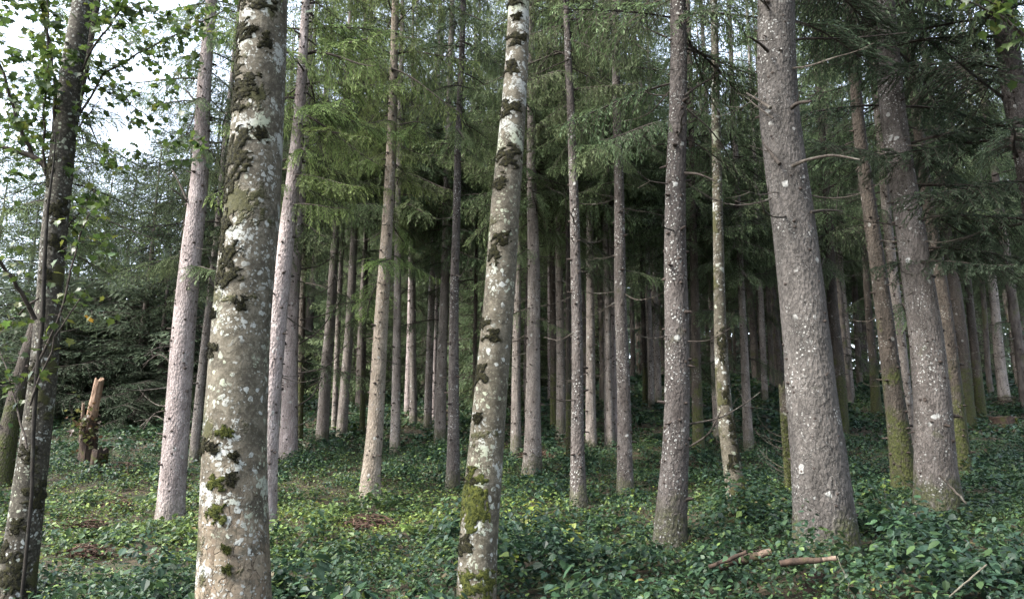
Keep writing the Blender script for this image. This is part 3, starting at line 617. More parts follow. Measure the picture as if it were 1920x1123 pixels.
S([(1804, 892, 34), (1794, 800, 31), (1778, 660, 28), (1766, 560, 25), (1745, 400, 21)], 'dark mossy spruce directly behind the grey scaly spruce', 'bark_mossy', 'dark', 6, 23, twigs=5, seed=47, nseg=14, nb=4, bough_pal='dark')
S([(1814, 792, 30), (1804, 680, 27), (1790, 560, 24), (1776, 440, 20)], 'broad dark spruce further up behind the grey scaly spruce', 'bark_mossy', 'dark', 6.5, 23, twigs=4, seed=48, nseg=14, nb=4)
S([(1839, 780, 17), (1829, 660, 15), (1818, 560, 13), (1806, 440, 11)], 'mossy far spruce, first of three rising towards the frame edge', 'bark_mossy', 'dark', 6.5, 22, twigs=3, seed=49, nseg=12)
S([(1857, 738, 10), (1848, 620, 9), (1840, 520, 8)], 'thin far spruce, second of three rising towards the frame edge', 'bark_far', 'dark', 7, 22, twigs=1, seed=50, nseg=10)
S([(1883, 750, 20), (1873, 640, 17), (1860, 540, 15), (1848, 430, 12)], 'brown far spruce, last of three rising towards the frame edge', 'bark', 'dark', 6.5, 22, twigs=3, seed=51, nseg=12)
S([(1911, 692, 18), (1902, 600, 16), (1890, 500, 13)], 'far spruce at the rightmost edge above a mound of brush', 'bark', 'dark', 7, 22, d=38, twigs=2, seed=52, nseg=12)
S([(2030, 1000, 62), (1975, 640, 54), (1935, 380, 48), (1903, 160, 43), (1885, 20, 40)], 'spruce leaning in at the top right corner, its foot out of view', 'bark_speck', 'dark', 5.0, 24, d=9.2, twigs=6, nseg=20, seed=53,
  boughs=[(420, 160, 2.0, -4, 'fine'), (350, 200, 2.1, -2, 'fine'), (300, 230, 2.0, 0, 'fine'), (260, 175, 2.2, 2, 'fine'), (180, 215, 2.3, 4, 'fine'), (120, 185, 2.3, 4, 'fine'), (60, 240, 2.2, 5, 'fine'), (20, 160, 2.3, 5, 'fine'), (480, 250, 1.7, -6, 'fine')])
S([(4, 898, 34), (24, 780, 31), (44, 680, 27), (86, 540, 22), (112, 400, 18)], 'pale mossy spruce leaning at the leftmost edge behind the dark maple', 'bark_mossy', 'mid', 6.5, 20, twigs=3, seed=54, nseg=14, nb=3)

for i, (x, y, h0) in enumerate([(5.6, 1.2, 3.2), (8.6, 4.6, 3.0), (7.4, -3.0, 3.5), (11.5, 1.0, 3.0), (12.5, 7.0, 3.0), (10.5, -6.0, 3.5)]):  # unseen spruces added to throw the right side into shade
    z = float(terrain(x, y)); b = np.array([x, y, z]); lab = ['nearest', 'second nearest', 'third nearest', 'fourth nearest', 'fifth nearest', 'farthest'][i]
    root = tag(link('spruce_tree', None, None, b), 'added shade spruce out of view beside the viewer, %s of six' % lab, 'tree', 'added shade spruces beside the viewer')
    me, _ = trunk_mesh(b, np.array([b + [0, 0, -.3], b + [0, 0, 10], b + [0, 0, 22]]), [0.22, 0.14, 0.02], 12, M['bark'], 3100 + i); link('trunk', me, root)
    link('crown', CROWN['dark'][i % 2], root, (0, 0, h0), (0, 0, i * 1.1), (1.15, 1.15, (22 - h0) / 16)); PLACED.append((x, y, 0.2))
for k, off, lists in (
        (39, -0.16, [[(1462, 97, 12), (1472, 82, 9), (1500, 72, 7), (1580, 74, 5), (1700, 62, 3)], [(1440, 97, 10), (1425, 82, 7), (1405, 70, 4)], [(1445, 203, 11), (1425, 190, 7), (1400, 175, 4)], [(1484, 203, 12), (1494, 194, 10), (1522, 190, 7)],
                     [(1462, 308, 11), (1446, 288, 8), (1430, 265, 5)], [(1486, 312, 11), (1506, 302, 9), (1560, 290, 7), (1612, 300, 4)], [(1520, 398, 8), (1545, 394, 6), (1580, 396, 3)], [(1442, 18, 6), (1432, 0, 4), (1422, -20, 3)], [(1450, 222, 6), (1425, 205, 4), (1402, 185, 2)]]),
        (33, -0.10, [[(1284, 180, 7), (1310, 160, 5), (1350, 140, 3), (1362, 130, 2)], [(1284, 325, 8), (1310, 326, 6), (1342, 340, 3)], [(1288, 205, 5), (1330, 240, 4), (1360, 280, 3), (1370, 305, 2)],
                     [(1252, 270, 4), (1226, 272, 3), (1205, 255, 2)], [(1252, 180, 4), (1222, 178, 3), (1205, 170, 2)], [(1252, 345, 4), (1215, 340, 3), (1195, 322, 2)], [(1250, 70, 5), (1230, 62, 4), (1205, 50, 2)], [(1288, 840, 5), (1330, 815, 4), (1352, 770, 3)], [(1290, 795, 5), (1350, 785, 4), (1400, 755, 3), (1425, 735, 2)], [(1290, 640, 4), (1330, 640, 3), (1370, 615, 2)]]),
        (4, -0.08, [[(560, 645, 4), (600, 622, 3), (640, 560, 2)], [(556, 700, 4), (612, 692, 3), (655, 640, 2)], [(560, 560, 4), (600, 552, 3), (650, 512, 2)], [(550, 765, 4), (586, 745, 3), (604, 706, 2)], [(562, 600, 4), (606, 592, 3), (646, 574, 2)], [(552, 800, 3), (580, 790, 2), (600, 760, 1.5)], [(564, 505, 4), (600, 500, 3), (640, 470, 2)], [(565, 470, 4), (610, 452, 3), (640, 440, 2)]]),
        (1, -0.08, [[(330, 690, 4), (300, 660, 3), (268, 684, 2)], [(328, 768, 4), (290, 772, 3), (268, 805, 2)], [(324, 800, 3), (290, 775, 2.5), (262, 800, 2)], [(332, 650, 3), (296, 650, 2.5), (270, 668, 2)], [(350, 375, 6), (330, 330, 4), (322, 318, 2)], [(352, 380, 5), (334, 362, 4), (318, 352, 2)], [(368, 195, 6), (352, 172, 4), (340, 166, 2)]]),
        (25, -0.06, [[(1068, 108, 6), (1040, 92, 4), (1000, 140, 2)], [(1066, 112, 4), (1030, 128, 3), (1005, 140, 2)], [(1080, 620, 3), (1050, 640, 2.5), (1020, 632, 2)], [(1080, 750, 3), (1050, 752, 2.5), (1030, 742, 2)]]),
        (10, -0.06, [[(735, 175, 5), (770, 190, 3), (800, 222, 2)], [(738, 230, 5), (760, 245, 3), (780, 258, 2)], [(744, 235, 4), (780, 228, 3), (800, 232, 2)]])):
    for q, pl in enumerate(lists): px_branch(*NAMED[k][:2], NAMED[k][2] + off, pl, k * 20 + q, 'twig' if q % 3 == 2 else 'twig_dark')
# --- young spruces, green to the ground, closing the clearing
for i, (x, y, d, h, sc, lab) in enumerate([
        (60, 830, 27, 9.5, 1.25, 'young spruce green to the ground at the edge of the clearing, beside the dark maple'),
        (150, 826, 30, 9.5, 1.25, 'young spruce with low dark boughs directly behind the broken snag'),
        (245, 824, 26, 10.0, 1.2, 'young bluish spruce with drooping boughs between snag and pale pinkish spruce'),
        (305, 822, 31, 12.0, 1.25, 'tall bushy spruce behind the pale pinkish spruce'),
        (440, 815, 33, 17.0, 1.2, 'bushy spruce filling the gap behind the big lichened maple'),
        (-60, 840, 29, 9.5, 1.25, 'young spruce at the far edge of the clearing, cut by the frame'),
        (10, 838, 34, 10.0, 1.4, 'dark spruce in the second row, between the frame edge and the dark maple'),
        (105, 838, 35, 11.0, 1.4, 'dark spruce in the second row, just past the dark maple'),
        (200, 830, 34, 11.5, 1.4, 'dark spruce in the second row, right behind the pale spike of the snag'),
        (275, 830, 36, 14.5, 1.4, 'taller dark spruce in the second row, beside the pale pinkish spruce'),
        (360, 830, 38, 17.0, 1.5, 'tall dark spruce in the second row, between pale pinkish spruce and big maple'),
        (175, 826, 27, 5.5, 1.0, 'low bushy spruce close behind the broken snag'),
        (285, 826, 25, 6.0, 1.0, 'low bushy spruce at the edge beside the pale pinkish spruce'),
        (85, 832, 25, 5.0, 1.0, 'low bushy spruce at the edge beside the dark maple')]):
    p = at(x, 850, d); b = np.array([p[0], d, float(terrain(p[0], d))]); r = np.random.default_rng(70 + i)
    root = tag(link('young_spruce', None, None, b), lab, 'tree', 'young spruces behind the clearing')
    P = np.array([b + [0, 0, -0.3], b + [0, 0, h * 0.5], b + [0, 0, h * 0.98]])
    me, prof = trunk_mesh(b, P, [0.14, 0.08, 0.015], 10, M['bark_far'], 3000 + i)
    link('trunk', me, root)
    link('crown', CROWN['young'][i % 2], root, (0, 0, 0.4), (0, 0, i * 1.3), (sc, sc, (h - 0.4) / 12))
    PLACED.append((b[0], d, 0.6))

# --- the stand behind: spruces nobody can tell apart
r = np.random.default_rng(77); far_meshes = []
for i in range(5):
    zt = 24.0; w = r.uniform(0.13, 0.19)
    P = np.array([[0, 0, -0.4], [0, 0, 0.3], [r.normal(0, .1), 0, 8], [r.normal(0, .2), 0, 16], [0, 0, zt]])
    me, _ = trunk_mesh(np.zeros(3), P, [w * 1.3, w * 1.1, w * 0.85, w * 0.5, 0.02], 10, M['bark_far'], 4000 + i, knots=1.3, knot_top=8); far_meshes.append(me)
ANCHOR = [(320, 'pale pinkish spruce'), (435, 'big lichened maple'), (496, 'pale lilac spruce'), (604, 'close pair'), (692, 'tan sunlit spruce'), (850, 'slender flecked spruce'), (895, 'leaning maple'), (997, 'warm-brown spruce'),
          (1086, 'silvery spruce'), (1173, 'freckled tan spruce'), (1256, 'bluish-grey spruce'), (1384, 'slim maple'), (1549, 'huge flecked trunk'), (1698, 'moss-green spruce'), (1761, 'grey scaly spruce'), (9999, 'frame edge')]
ORD = 'first second third fourth fifth sixth seventh eighth ninth tenth eleventh twelfth thirteenth fourteenth fifteenth sixteenth seventeenth eighteenth nineteenth twentieth twenty-first twenty-second twenty-third twenty-fourth twenty-fifth twenty-sixth twenty-seventh twenty-eighth twenty-ninth thirtieth'.split()
def gap_labels(pts, what):               # which one: counted from one near trunk towards the next
    px = [960 + F_PX * x / (d * math.cos(PITCH)) for x, d in pts]; out = [None] * len(pts); gaps = {}
    for i, v in enumerate(px): gaps.setdefault(next(k for k, (a, _) in enumerate(ANCHOR) if v < a), []).append(i)
    for k, m in gaps.items():
        m.sort(key=lambda i: px[i])
        for q, i in enumerate(m):
            n = ORD[q] if q < len(ORD) else 'number %d' % (q + 1)
            out[i] = '%s, %s from the %s towards the %s' % (what, n, ANCHOR[k - 1][1], ANCHOR[k][1]) if k else '%s, %s from the frame edge towards the %s' % (what, n, ANCHOR[0][1])
    return out
def twig_set(seed):                      # bare twigs below a far crown
    r = np.random.default_rng(seed); g = Geo()
    for i in range(40):
        z = r.uniform(1.2, 7.5); a = r.uniform(0, 6.28); L = r.uniform(0.4, 1.3); u = np.linspace(0, 1, 5)[:, None]; d = np.array([math.cos(a), math.sin(a), 0])
        tube(g, np.array([0, 0, z]) + d * (0.1 + L * u) + np.array([0, 0, 1.0]) * L * (-0.4 * u + r.uniform(0.2, 0.6) * u ** 2.2), [0.014, 0.012, 0.010, 0.008, 0.005], 3, 0, cap=False)
    return g.mesh('dead_twigs', [M['twig']])
TWIGS = [twig_set(400 + i) for i in range(4)]
pts = []; tries = 0
while len(pts) < 135 and tries < 9000:
    tries += 1
    d = 24 + 44 * r.random() ** 0.9; az = r.uniform(-0.58, 0.63) if len(pts) < 95 else r.uniform(0.05, 0.63); x = d * math.tan(az)
    if x < -0.22 * d and d < 33: continue
    if x < -0.36 * d: continue
    if any((x - q[0]) ** 2 + (d - q[1]) ** 2 < 1.9 ** 2 for q in PLACED): continue
    PLACED.append((x, d, 0.2)); pts.append((x, d))
FL = gap_labels(pts, 'dim far spruce')
for i, (x, d) in enumerate(pts):
    z = float(terrain(x, d))
    root = tag(link('far_spruce', None, None, (x, d, z), (0, 0, 0)), FL[i], 'tree', 'spruces of the far stand')
    s = r.uniform(0.85, 1.15); h0 = r.uniform(1.8, 6.5) if x < 0.05 * d else r.uniform(4.5, 8.0)
    link('trunk', far_meshes[i % 5], root, (0, 0, 0), (r.normal(0, .015), r.normal(0, .015), r.uniform(0, 6)), (r.uniform(0.75, 1.25),) * 2 + (s,))
    tag(link('dead_twigs', TWIGS[i % 4], root, (0, 0, 0), (0, 0, r.uniform(0, 6))), kind='stuff')
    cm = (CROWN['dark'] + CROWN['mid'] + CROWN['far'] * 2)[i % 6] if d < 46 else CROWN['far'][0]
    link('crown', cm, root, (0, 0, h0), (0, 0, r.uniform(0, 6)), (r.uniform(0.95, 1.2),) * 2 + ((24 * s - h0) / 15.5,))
# --- low young spruces growing under the far stand
r = np.random.default_rng(78); low = []
for i in range(48):
    for _ in range(60):
        d = 27 + 35 * r.random() ** 1.2; x = d * math.tan(r.uniform(-0.40, 0.10) if i < 36 else r.uniform(0.1, 0.6)); d = d if i < 36 else d + 14; x = x if i < 36 else x * d / (d - 14)
        if x < -0.1 * d and d < 30: continue
        if not any((x - q[0]) ** 2 + (d - q[1]) ** 2 < 1.5 ** 2 for q in PLACED): break
    PLACED.append((x, d, 0.3)); h = r.uniform(2.5, 7.5)
    root = link('low_spruce', None, None, (x, d, float(terrain(x, d)))); low.append((x, d, root))
    link('trunk', far_meshes[i % 5], root, (0, 0, 0), (0, 0, 0), (0.35, 0.35, h / 25))
    link('crown', CROWN['bush'][i % 2], root, (0, 0, 0.2), (0, 0, r.uniform(0, 6)), (r.uniform(0.9, 1.3),) * 2 + (h / 6,))
for (x, d, o), lab in zip(low, gap_labels([q[:2] for q in low], 'low bushy far spruce')): tag(o, lab, 'tree', 'low spruces under the far stand')
# --- the wood beyond, one mass
def distant_wood():
    r = np.random.default_rng(88); g = Geo()
    for i in range(260):
        d = r.uniform(66, 112); x = d * math.tan(r.uniform(-0.40, 0.80)); z = float(terrain(x, d)); h = r.uniform(17, 26)
        tube(g, [[x, d, z - 0.5], [x, d, z + h * 0.5], [x, d, z + h]], [0.22, 0.14, 0.02], 5, 1, (0.1, 0.1, 0.1), False)
        n = 300; zz = r.uniform(0.0, 1, n); rad = (2.9 * (1.02 - zz) ** 0.8 + 0.15) * np.sqrt(r.random(n)); a = r.uniform(0, 6.28, n)
        P = np.stack([x + rad * np.cos(a), d + rad * np.sin(a), z + zz * h], 1)
        D = unit(np.stack([np.cos(a), np.sin(a), r.uniform(-1.2, -0.1, n)], 1)); Sd = unit(np.cross(D, r.normal(0, 1, (n, 3))))
        V, Fq = rhombs(P, D, Sd, r.uniform(0.8, 1.5, n), r.uniform(0.12, 0.28, n))
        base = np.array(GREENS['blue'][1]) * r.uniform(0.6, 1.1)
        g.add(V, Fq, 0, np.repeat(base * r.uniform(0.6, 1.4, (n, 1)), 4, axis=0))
    me = g.mesh('distant_wood', [M['needles'], M['bark_far']])
    tag(link('distant_wood', me), 'dark mass of spruce wood closing the slope behind all trunks', 'forest', kind='stuff')
distant_wood()

# ------------------------------------------------------------------ maples
def leaf_outline(kind):
    if kind == 'maple':
        o = [(0.0, 0), (0.20, -0.06), (0.42, -0.02), (0.30, 0.16), (0.56, 0.38), (0.36, 0.44), (0.34, 0.58), (0.14, 0.60), (0.0, 1.0)]
    else:
        o = [(0.0, 0), (0.22, 0.05), (0.36, 0.28), (0.33, 0.50), (0.19, 0.78), (0.0, 1.0)]
    return o
def leaf_mesh(name, kind, cols, mats, curl=0.12, fold=0.14):
    o = leaf_outline(kind); n = len(o)
    V = []
    for s in (1, -1):
        for x, y in o: V.append((s * x, y, fold * abs(x) - curl * y * y))
    for x, y in o: V.append((0, y * 0.98 + 0.0, -curl * y * y))      # midrib
    V = np.array(V, float); F3, F4 = [], []
    for s in (0, 1):
        for i in range(n - 1):
            q = [s * n + i, s * n + i + 1, 2 * n + i + 1, 2 * n + i]
            F4.append(q if s else q[::-1])
    C = np.tile(np.array(cols), (len(V), 1))
    return mesh_np(name, V, [np.array(F4)], mats, None, C)

def trunk_thing(name, pts, d, label, mat, nseg, top_h, seed, cat='tree', lobes=0.03, rough=0.02, group=None, ztop_r=0.04):
    W = np.array([at(x, y, d) for x, y, w in pts]); R = np.array([px_size(w, d) / 2 for x, y, w in pts])
    gx = W[0][0]; gz = float(terrain(gx, d)); base = np.array([gx, d, gz])
    P, RR = [W[0] + np.array([-(W[1][0] - W[0][0]) / (W[1][2] - W[0][2]) * (W[0][2] - gz + 0.3), 0, -(W[0][2] - gz + 0.3)])], [R[0] * 1.15]
    P += list(W); RR += list(R)
    if top_h:
        sl = (W[-1] - W[-2]) / (W[-1][2] - W[-2][2]); zt = gz + top_h
        for f in (0.5, 1.0):
            z = W[-1][2] + (zt - W[-1][2]) * f; P.append(np.array([W[-1][0] + sl[0] * (z - W[-1][2]) * 0.8, d, z])); RR.append(R[-1] * (1 - f) + ztop_r * f)
    root = tag(link(name, None, None, base), label, cat, group)
    me, prof = trunk_mesh(base, P, RR, nseg, M[mat], 2000 + seed, lobes, 0, rough)
    link('trunk', me, root); PLACED.append((gx, d, R[0]))
    return root, base, prof

def moss_patch(root, base, prof, d, x, y, w, h, seed, bright=False):
    """a moss cushion on the bark, centred where photo pixel (x, y) meets the trunk, w by h pixels"""
    zz, X, Y, R = prof; r = np.random.default_rng(seed)
    p = at(x, y, d); z = p[2] - base[2]; cx = np.interp(z, zz, X); rr = float(np.interp(z, zz, R))
    u = np.clip((p[0] - base[0] - cx) / rr, -0.985, 0.985)
    a0 = -math.acos(u) if u <= 1 else 0      # front half: angle with sin<0 (towards the camera)
    wm, hm = px_size(w, d) / 2, px_size(h, d) / 2
    half = min(1.2, wm / rr / max(0.35, abs(math.sin(a0))))
    n1, n2 = 26, 30
    A, B = np.meshgrid(np.linspace(-1, 1, n1), np.linspace(-1, 1, n2), indexing='ij')
    ang = np.arctan2(B, A); q = np.hypot(A, B) + 0.22 * np.sin(ang * 3 + r.uniform(0, 6)) + 0.16 * np.sin(ang * 5 + r.uniform(0, 6)) + 0.10 * np.sin(ang * 9 + r.uniform(0, 6))
    s1, s2 = seed * 1.7, seed * 2.3
    H = np.clip(0.85 - q + 0.55 * wav(A * wm * 12 + s1, B * hm * 12 + s2, seed, 0.9) + 0.3 * wav(A * wm * 12, B * hm * 12, seed + 1, 0.35), -0.4, 1); th = a0 + A * half * 1.15; zz2 = z + B * hm * 1.15
    amp = 0.006 + 0.008 * min(1, wm / 0.1)
    hh = np.where(H > 0, np.sqrt(np.clip(H, 0, 1)) * amp * (0.6 + 0.4 * r.random(H.shape)) + 0.002, -0.02)
    RR = np.interp(zz2.ravel(), zz, R).reshape(zz2.shape) * 1.01 + hh
    V = np.stack([np.interp(zz2.ravel(), zz, X).reshape(zz2.shape) + RR * np.cos(th), np.interp(zz2.ravel(), zz, Y).reshape(zz2.shape) + RR * np.sin(th), zz2], -1)
    i, j = np.meshgrid(np.arange(n1 - 1), np.arange(n2 - 1), indexing='ij'); i, j = i.ravel(), j.ravel()
    Fq = np.stack([i * n2 + j, (i + 1) * n2 + j, (i + 1) * n2 + j + 1, i * n2 + j + 1], 1)
    keep = (H.ravel()[Fq] > -0.02).any(1)
    g = Geo(); g.add(V.reshape(-1, 3), Fq[keep], 0)
    m = np.argwhere(H > 0.02)                 # short moss hairs for a soft edge
    k = 420; pick = m[r.integers(len(m), size=k)]
    Pm = V[pick[:, 0], pick[:, 1]] + r.normal(0, 0.006, (k, 3)); out = np.stack([np.cos(th[pick[:, 0], pick[:, 1]]), np.sin(th[pick[:, 0], pick[:, 1]]), np.zeros(k)], 1)
    D = unit(out + r.normal(0, 0.6, (k, 3))); Sd = unit(np.cross(D, r.normal(0, 1, (k, 3))))
    VV, FF = rhombs(Pm, D, Sd, r.uniform(0.006, 0.014, k), r.uniform(0.0015, 0.003, k)); g.add(VV, FF, 0)
    link('moss_patch', g.mesh('moss_patch', [M['moss_bright' if bright else 'moss']], smooth=True), root)

LCOL = [(0.024, 0.046, 0.013), (0.034, 0.064, 0.016), (0.046, 0.080, 0.019), (0.020, 0.038, 0.014), (0.072, 0.095, 0.020)]
MAPLE_LEAF = [leaf_mesh('leaf', 'maple', c, [M['leaves']], curl=0.10 + 0.06 * (i % 3)) for i, c in enumerate(LCOL)]
YELLOW_LEAF = leaf_mesh('leaf', 'maple', (0.42, 0.27, 0.02), [M['leaves']])

def maple_crown(root, base, d, branches, seed, n_leaf, n_obj, spread=26, size=(0.07, 0.12), dd=0.6, extra=(), mat='twig_dark'):
    """branches: polylines in photo pixels [(x, y, w), ...]; leaves gather round their outer halves.
    extra: (x, y, sx, sy, n) clusters of leaves on fine twigs."""
    r = np.random.default_rng(seed); g = Geo(); anchors = []
    cr = link('crown', None, root)
    for bi, bl in enumerate(branches):
        off = r.uniform(-dd, dd); k = len(bl)
        P = np.array([at(x, y, d + off * (i / max(1, k - 1))) for i, (x, y, w) in enumerate(bl)]) - base
        R = np.array([px_size(w, d) / 2 for x, y, w in bl])
        t = np.linspace(0, k - 1, k * 4); Pq = np.stack([np.interp(t, np.arange(k), P[:, q]) for q in range(3)], 1); Pq[1:-1] += r.normal(0, 0.008, Pq[1:-1].shape)
        gl = Geo(); tube(gl, Pq, np.interp(t, np.arange(k), R), 6, 0); link('limb', gl.mesh('limb', [M[mat]], smooth=True), cr)
        L = np.linalg.norm(np.diff(P, axis=0), axis=1).sum()
        for q in range(max(6, int(L * 14))):
            tt = r.uniform(0.2, 1) * (k - 1); anchors.append((np.array([np.interp(tt, np.arange(k), P[:, c]) for c in range(3)]), px_size(spread, d)))
    for (x, y, sx, sy, n) in extra:
        for q in range(n):
            o = r.uniform(-dd, dd); anchors.append((at(x + r.normal(0, sx), y + r.normal(0, sy), d + o) - base, px_size(9, d)))
    mesh_big = Geo(); objs = 0
    LV = [np.array([v.co for v in m.vertices]) for m in MAPLE_LEAF]; LF = [np.array([p.vertices[:] for p in m.polygons]) for m in MAPLE_LEAF]
    idx = r.permutation(n_leaf)
    for q in range(n_leaf):
        a, sp = anchors[r.integers(len(anchors))]
        p = a + r.normal(0, 1, 3) * sp * np.array([0.8, 0.8, 0.8])
        if q % 3 == 0: tube(g, [a, (a + p) / 2 + [0, 0, 0.02], p], [0.0025, 0.002, 0.0015], 3, 0, cap=False)
        yaw = r.uniform(0, 6.28); Rm = Matrix.Rotation(yaw, 3, 'Z') @ Matrix.Rotation(r.uniform(-1.15, 0.1), 3, 'X') @ Matrix.Rotation(r.normal(0, 0.4), 3, 'Y')
        s = r.uniform(*size); ci = r.integers(5) if r.random() > 0.5 else r.integers(3)
        if objs < n_obj and idx[q] < n_obj:
            o = link('leaf', MAPLE_LEAF[ci], cr, p, Rm.to_euler(), (s, s, s)); objs += 1
        else:
            mesh_big.add(LV[ci] @ np.array(Rm).T * s + p, LF[ci], 0, np.tile(np.array(LCOL[ci]), (len(LV[ci]), 1)))
    if mesh_big.n: tag(link('foliage', mesh_big.mesh('foliage', [M['leaves']]), cr), kind='stuff')
    if g.n: tag(link('twigs', g.mesh('twigs', [M[mat]], smooth=True), cr), kind='stuff')
    return cr

# big lichened maple
ML = [(435, 1123, 126), (434, 1000, 118), (434, 900, 113), (437, 800, 111), (443, 700, 108), (450, 600, 106), (460, 500, 106), (470, 420, 105), (480, 250, 100), (488, 120, 95), (494, 0, 91)]
t1, b1, p1 = trunk_thing('maple_tree', ML, 5.6, 'big maple trunk with white lichen and dark moss above flaking tan bark', 'maple', 96, 13, 1, rough=0.012)
for i, a in enumerate([(452, 300, 62, 95), (432, 355, 26, 60), (470, 178, 62, 44), (450, 205, 40, 50), (495, 20, 90, 55), (462, 78, 40, 46), (488, 80, 22, 20), (427, 430, 30, 60), (438, 485, 50, 46), (432, 525, 60, 40), (462, 575, 24, 26), (406, 658, 22, 28),
                       (437, 812, 30, 24), (392, 838, 30, 28), (416, 842, 24, 20), (420, 903, 34, 26), (451, 898, 22, 24), (424, 960, 34, 30), (447, 1022, 16, 16), (448, 1058, 14, 16), (405, 590, 14, 18), (452, 858, 20, 20), (443, 130, 30, 60), (510, 100, 22, 40), (500, 265, 26, 30)]):
    moss_patch(t1, b1, p1, 5.6, *a, 600 + i, bright=i in (12, 15, 17, 18, 19))
maple_crown(t1, b1, 5.6, [[(492, 40, 22), (430, -120, 16), (330, -260, 9), (200, -360, 4)], [(496, -60, 22), (580, -220, 14), (700, -330, 6)], [(500, -200, 20), (470, -400, 14), (520, -620, 6)]], 31, 500, 20, spread=75, size=(0.08, 0.13), dd=1.2)
# leaning spotted maple
M2 = [(893, 1123, 69), (895, 1040, 68), (896, 1000, 68), (904, 900, 66), (912, 800, 63), (922, 700, 60), (938, 560, 58), (949, 400, 56), (960, 250, 50), (967, 120, 46), (971, 0, 42)]
t2, b2, p2 = trunk_thing('maple_tree', M2, 6.3, 'leaning slender maple spotted with white lichen and black moss cushions', 'maple2', 72, 13, 2, rough=0.014)
for i, a in enumerate([(967, 85, 42, 30), (957, 140, 34, 30), (952, 215, 46, 34), (952, 305, 56, 46), (935, 352, 30, 34), (942, 455, 34, 30), (928, 480, 24, 50), (905, 608, 16, 24), (922, 634, 34, 22), (898, 705, 24, 36), (894, 785, 18, 18), (876, 935, 44, 100), (900, 950, 36, 60), (872, 1020, 26, 34), (878, 1100, 40, 60), (960, 15, 36, 20), (914, 1090, 30, 50), (884, 895, 20, 34), (968, 45, 22, 18)]):
    moss_patch(t2, b2, p2, 6.3, *a, 650 + i, bright=i in (11, 12, 14, 16))
maple_crown(t2, b2, 6.3, [[(974, -60, 18), (1060, -220, 12), (1200, -330, 6)], [(978, -150, 20), (900, -330, 12), (800, -420, 5)], [(985, -300, 16), (990, -560, 6)]], 32, 420, 10, spread=75, size=(0.08, 0.13), dd=1.2)
# dark maple at the edge
M3 = [(30, 1123, 62), (38, 1040, 58), (48, 930, 54), (60, 820, 50), (72, 720, 47), (88, 560, 44), (102, 440, 44), (118, 330, 44), (130, 220, 42), (143, 120, 40), (156, 20, 38)]
t3, b3, p3 = trunk_thing('maple_tree', M3, 7.4, 'dark maple with thin shoots and open leafy crown against the white sky', 'maple3', 48, 12, 3, rough=0.02)
for i, a in enumerate([(20, 1030, 24, 34), (48, 985, 30, 26), (40, 1075, 50, 70), (75, 930, 20, 50), (118, 400, 34, 50), (104, 330, 24, 60), (112, 460, 30, 30), (70, 700, 24, 40), (62, 850, 30, 30), (96, 520, 20, 40)]):
    moss_patch(t3, b3, p3, 7.4, *a, 700 + i)
maple_crown(t3, b3, 7.4,
            [[(106, 330, 15), (60, 292, 11), (0, 276, 8), (-60, 270, 5)], [(58, 290, 8), (32, 225, 6), (0, 120, 5), (-20, 40, 3)], [(108, 300, 8), (102, 150, 6), (84, 40, 6), (70, -40, 4)],
             [(85, 330, 5), (80, 220, 4), (92, 120, 3), (88, 0, 2)], [(128, 190, 7), (132, 80, 5), (150, -20, 3)], [(128, 250, 5), (195, 136, 4), (300, 80, 3), (420, 20, 2)],
             [(122, 270, 4), (160, 220, 3), (185, 190, 2)], [(100, 460, 5), (140, 410, 4), (180, 350, 2)], [(140, 150, 5), (210, 40, 4), (260, -30, 3)], [(196, 136, 2), (250, 200, 2), (330, 260, 1.5)], [(150, 60, 3), (190, 20, 2), (260, 10, 2)]],
            33, 1900, 240, spread=20, size=(0.055, 0.095), dd=0.8,
            extra=[(40, 60, 40, 50, 40), (30, 200, 30, 50, 30), (90, 130, 40, 60, 30), (300, 170, 40, 30, 16), (345, 270, 30, 22, 14), (290, 110, 26, 30, 10), (380, 40, 40, 26, 18), (210, 290, 36, 16, 10), (300, 20, 30, 20, 8), (180, 380, 30, 30, 10), (60, 330, 50, 20, 12)])
# the sapling stem in front of it
M4 = [(52, 1010, 6), (60, 930, 6), (58, 850, 7), (66, 780, 7), (69, 700, 8), (79, 620, 8), (84, 540, 7), (83, 470, 8), (88, 400, 6), (100, 330, 4), (104, 250, 2)]
t4, b4, p4 = trunk_thing('maple_sapling', M4, 6.7, 'thin dark maple sapling crossing in front of the dark maple', 'sapling', 14, None, 4, ztop_r=0.01)
cr4 = maple_crown(t4, b4, 6.7, [[(66, 600, 9), (30, 530, 7), (-20, 470, 5)], [(60, 700, 5), (110, 600, 4), (150, 440, 3), (170, 400, 2)], [(56, 760, 4), (110, 620, 3), (150, 560, 2)], [(72, 560, 4), (20, 600, 3), (-10, 640, 2)], [(50, 840, 4), (20, 720, 3), (0, 660, 2)]],
            34, 260, 60, spread=18, size=(0.05, 0.09), dd=0.5, extra=[(30, 620, 26, 30, 20), (180, 470, 30, 20, 14), (165, 560, 26, 20, 12), (40, 700, 26, 20, 12), (20, 480, 24, 16, 10)])
p = at(168, 602, 6.7) - b4
o = link('leaf', YELLOW_LEAF, cr4, p, (0.9, 0.2, 1.2), (0.10,) * 3); o['label'] = 'single yellow leaf'
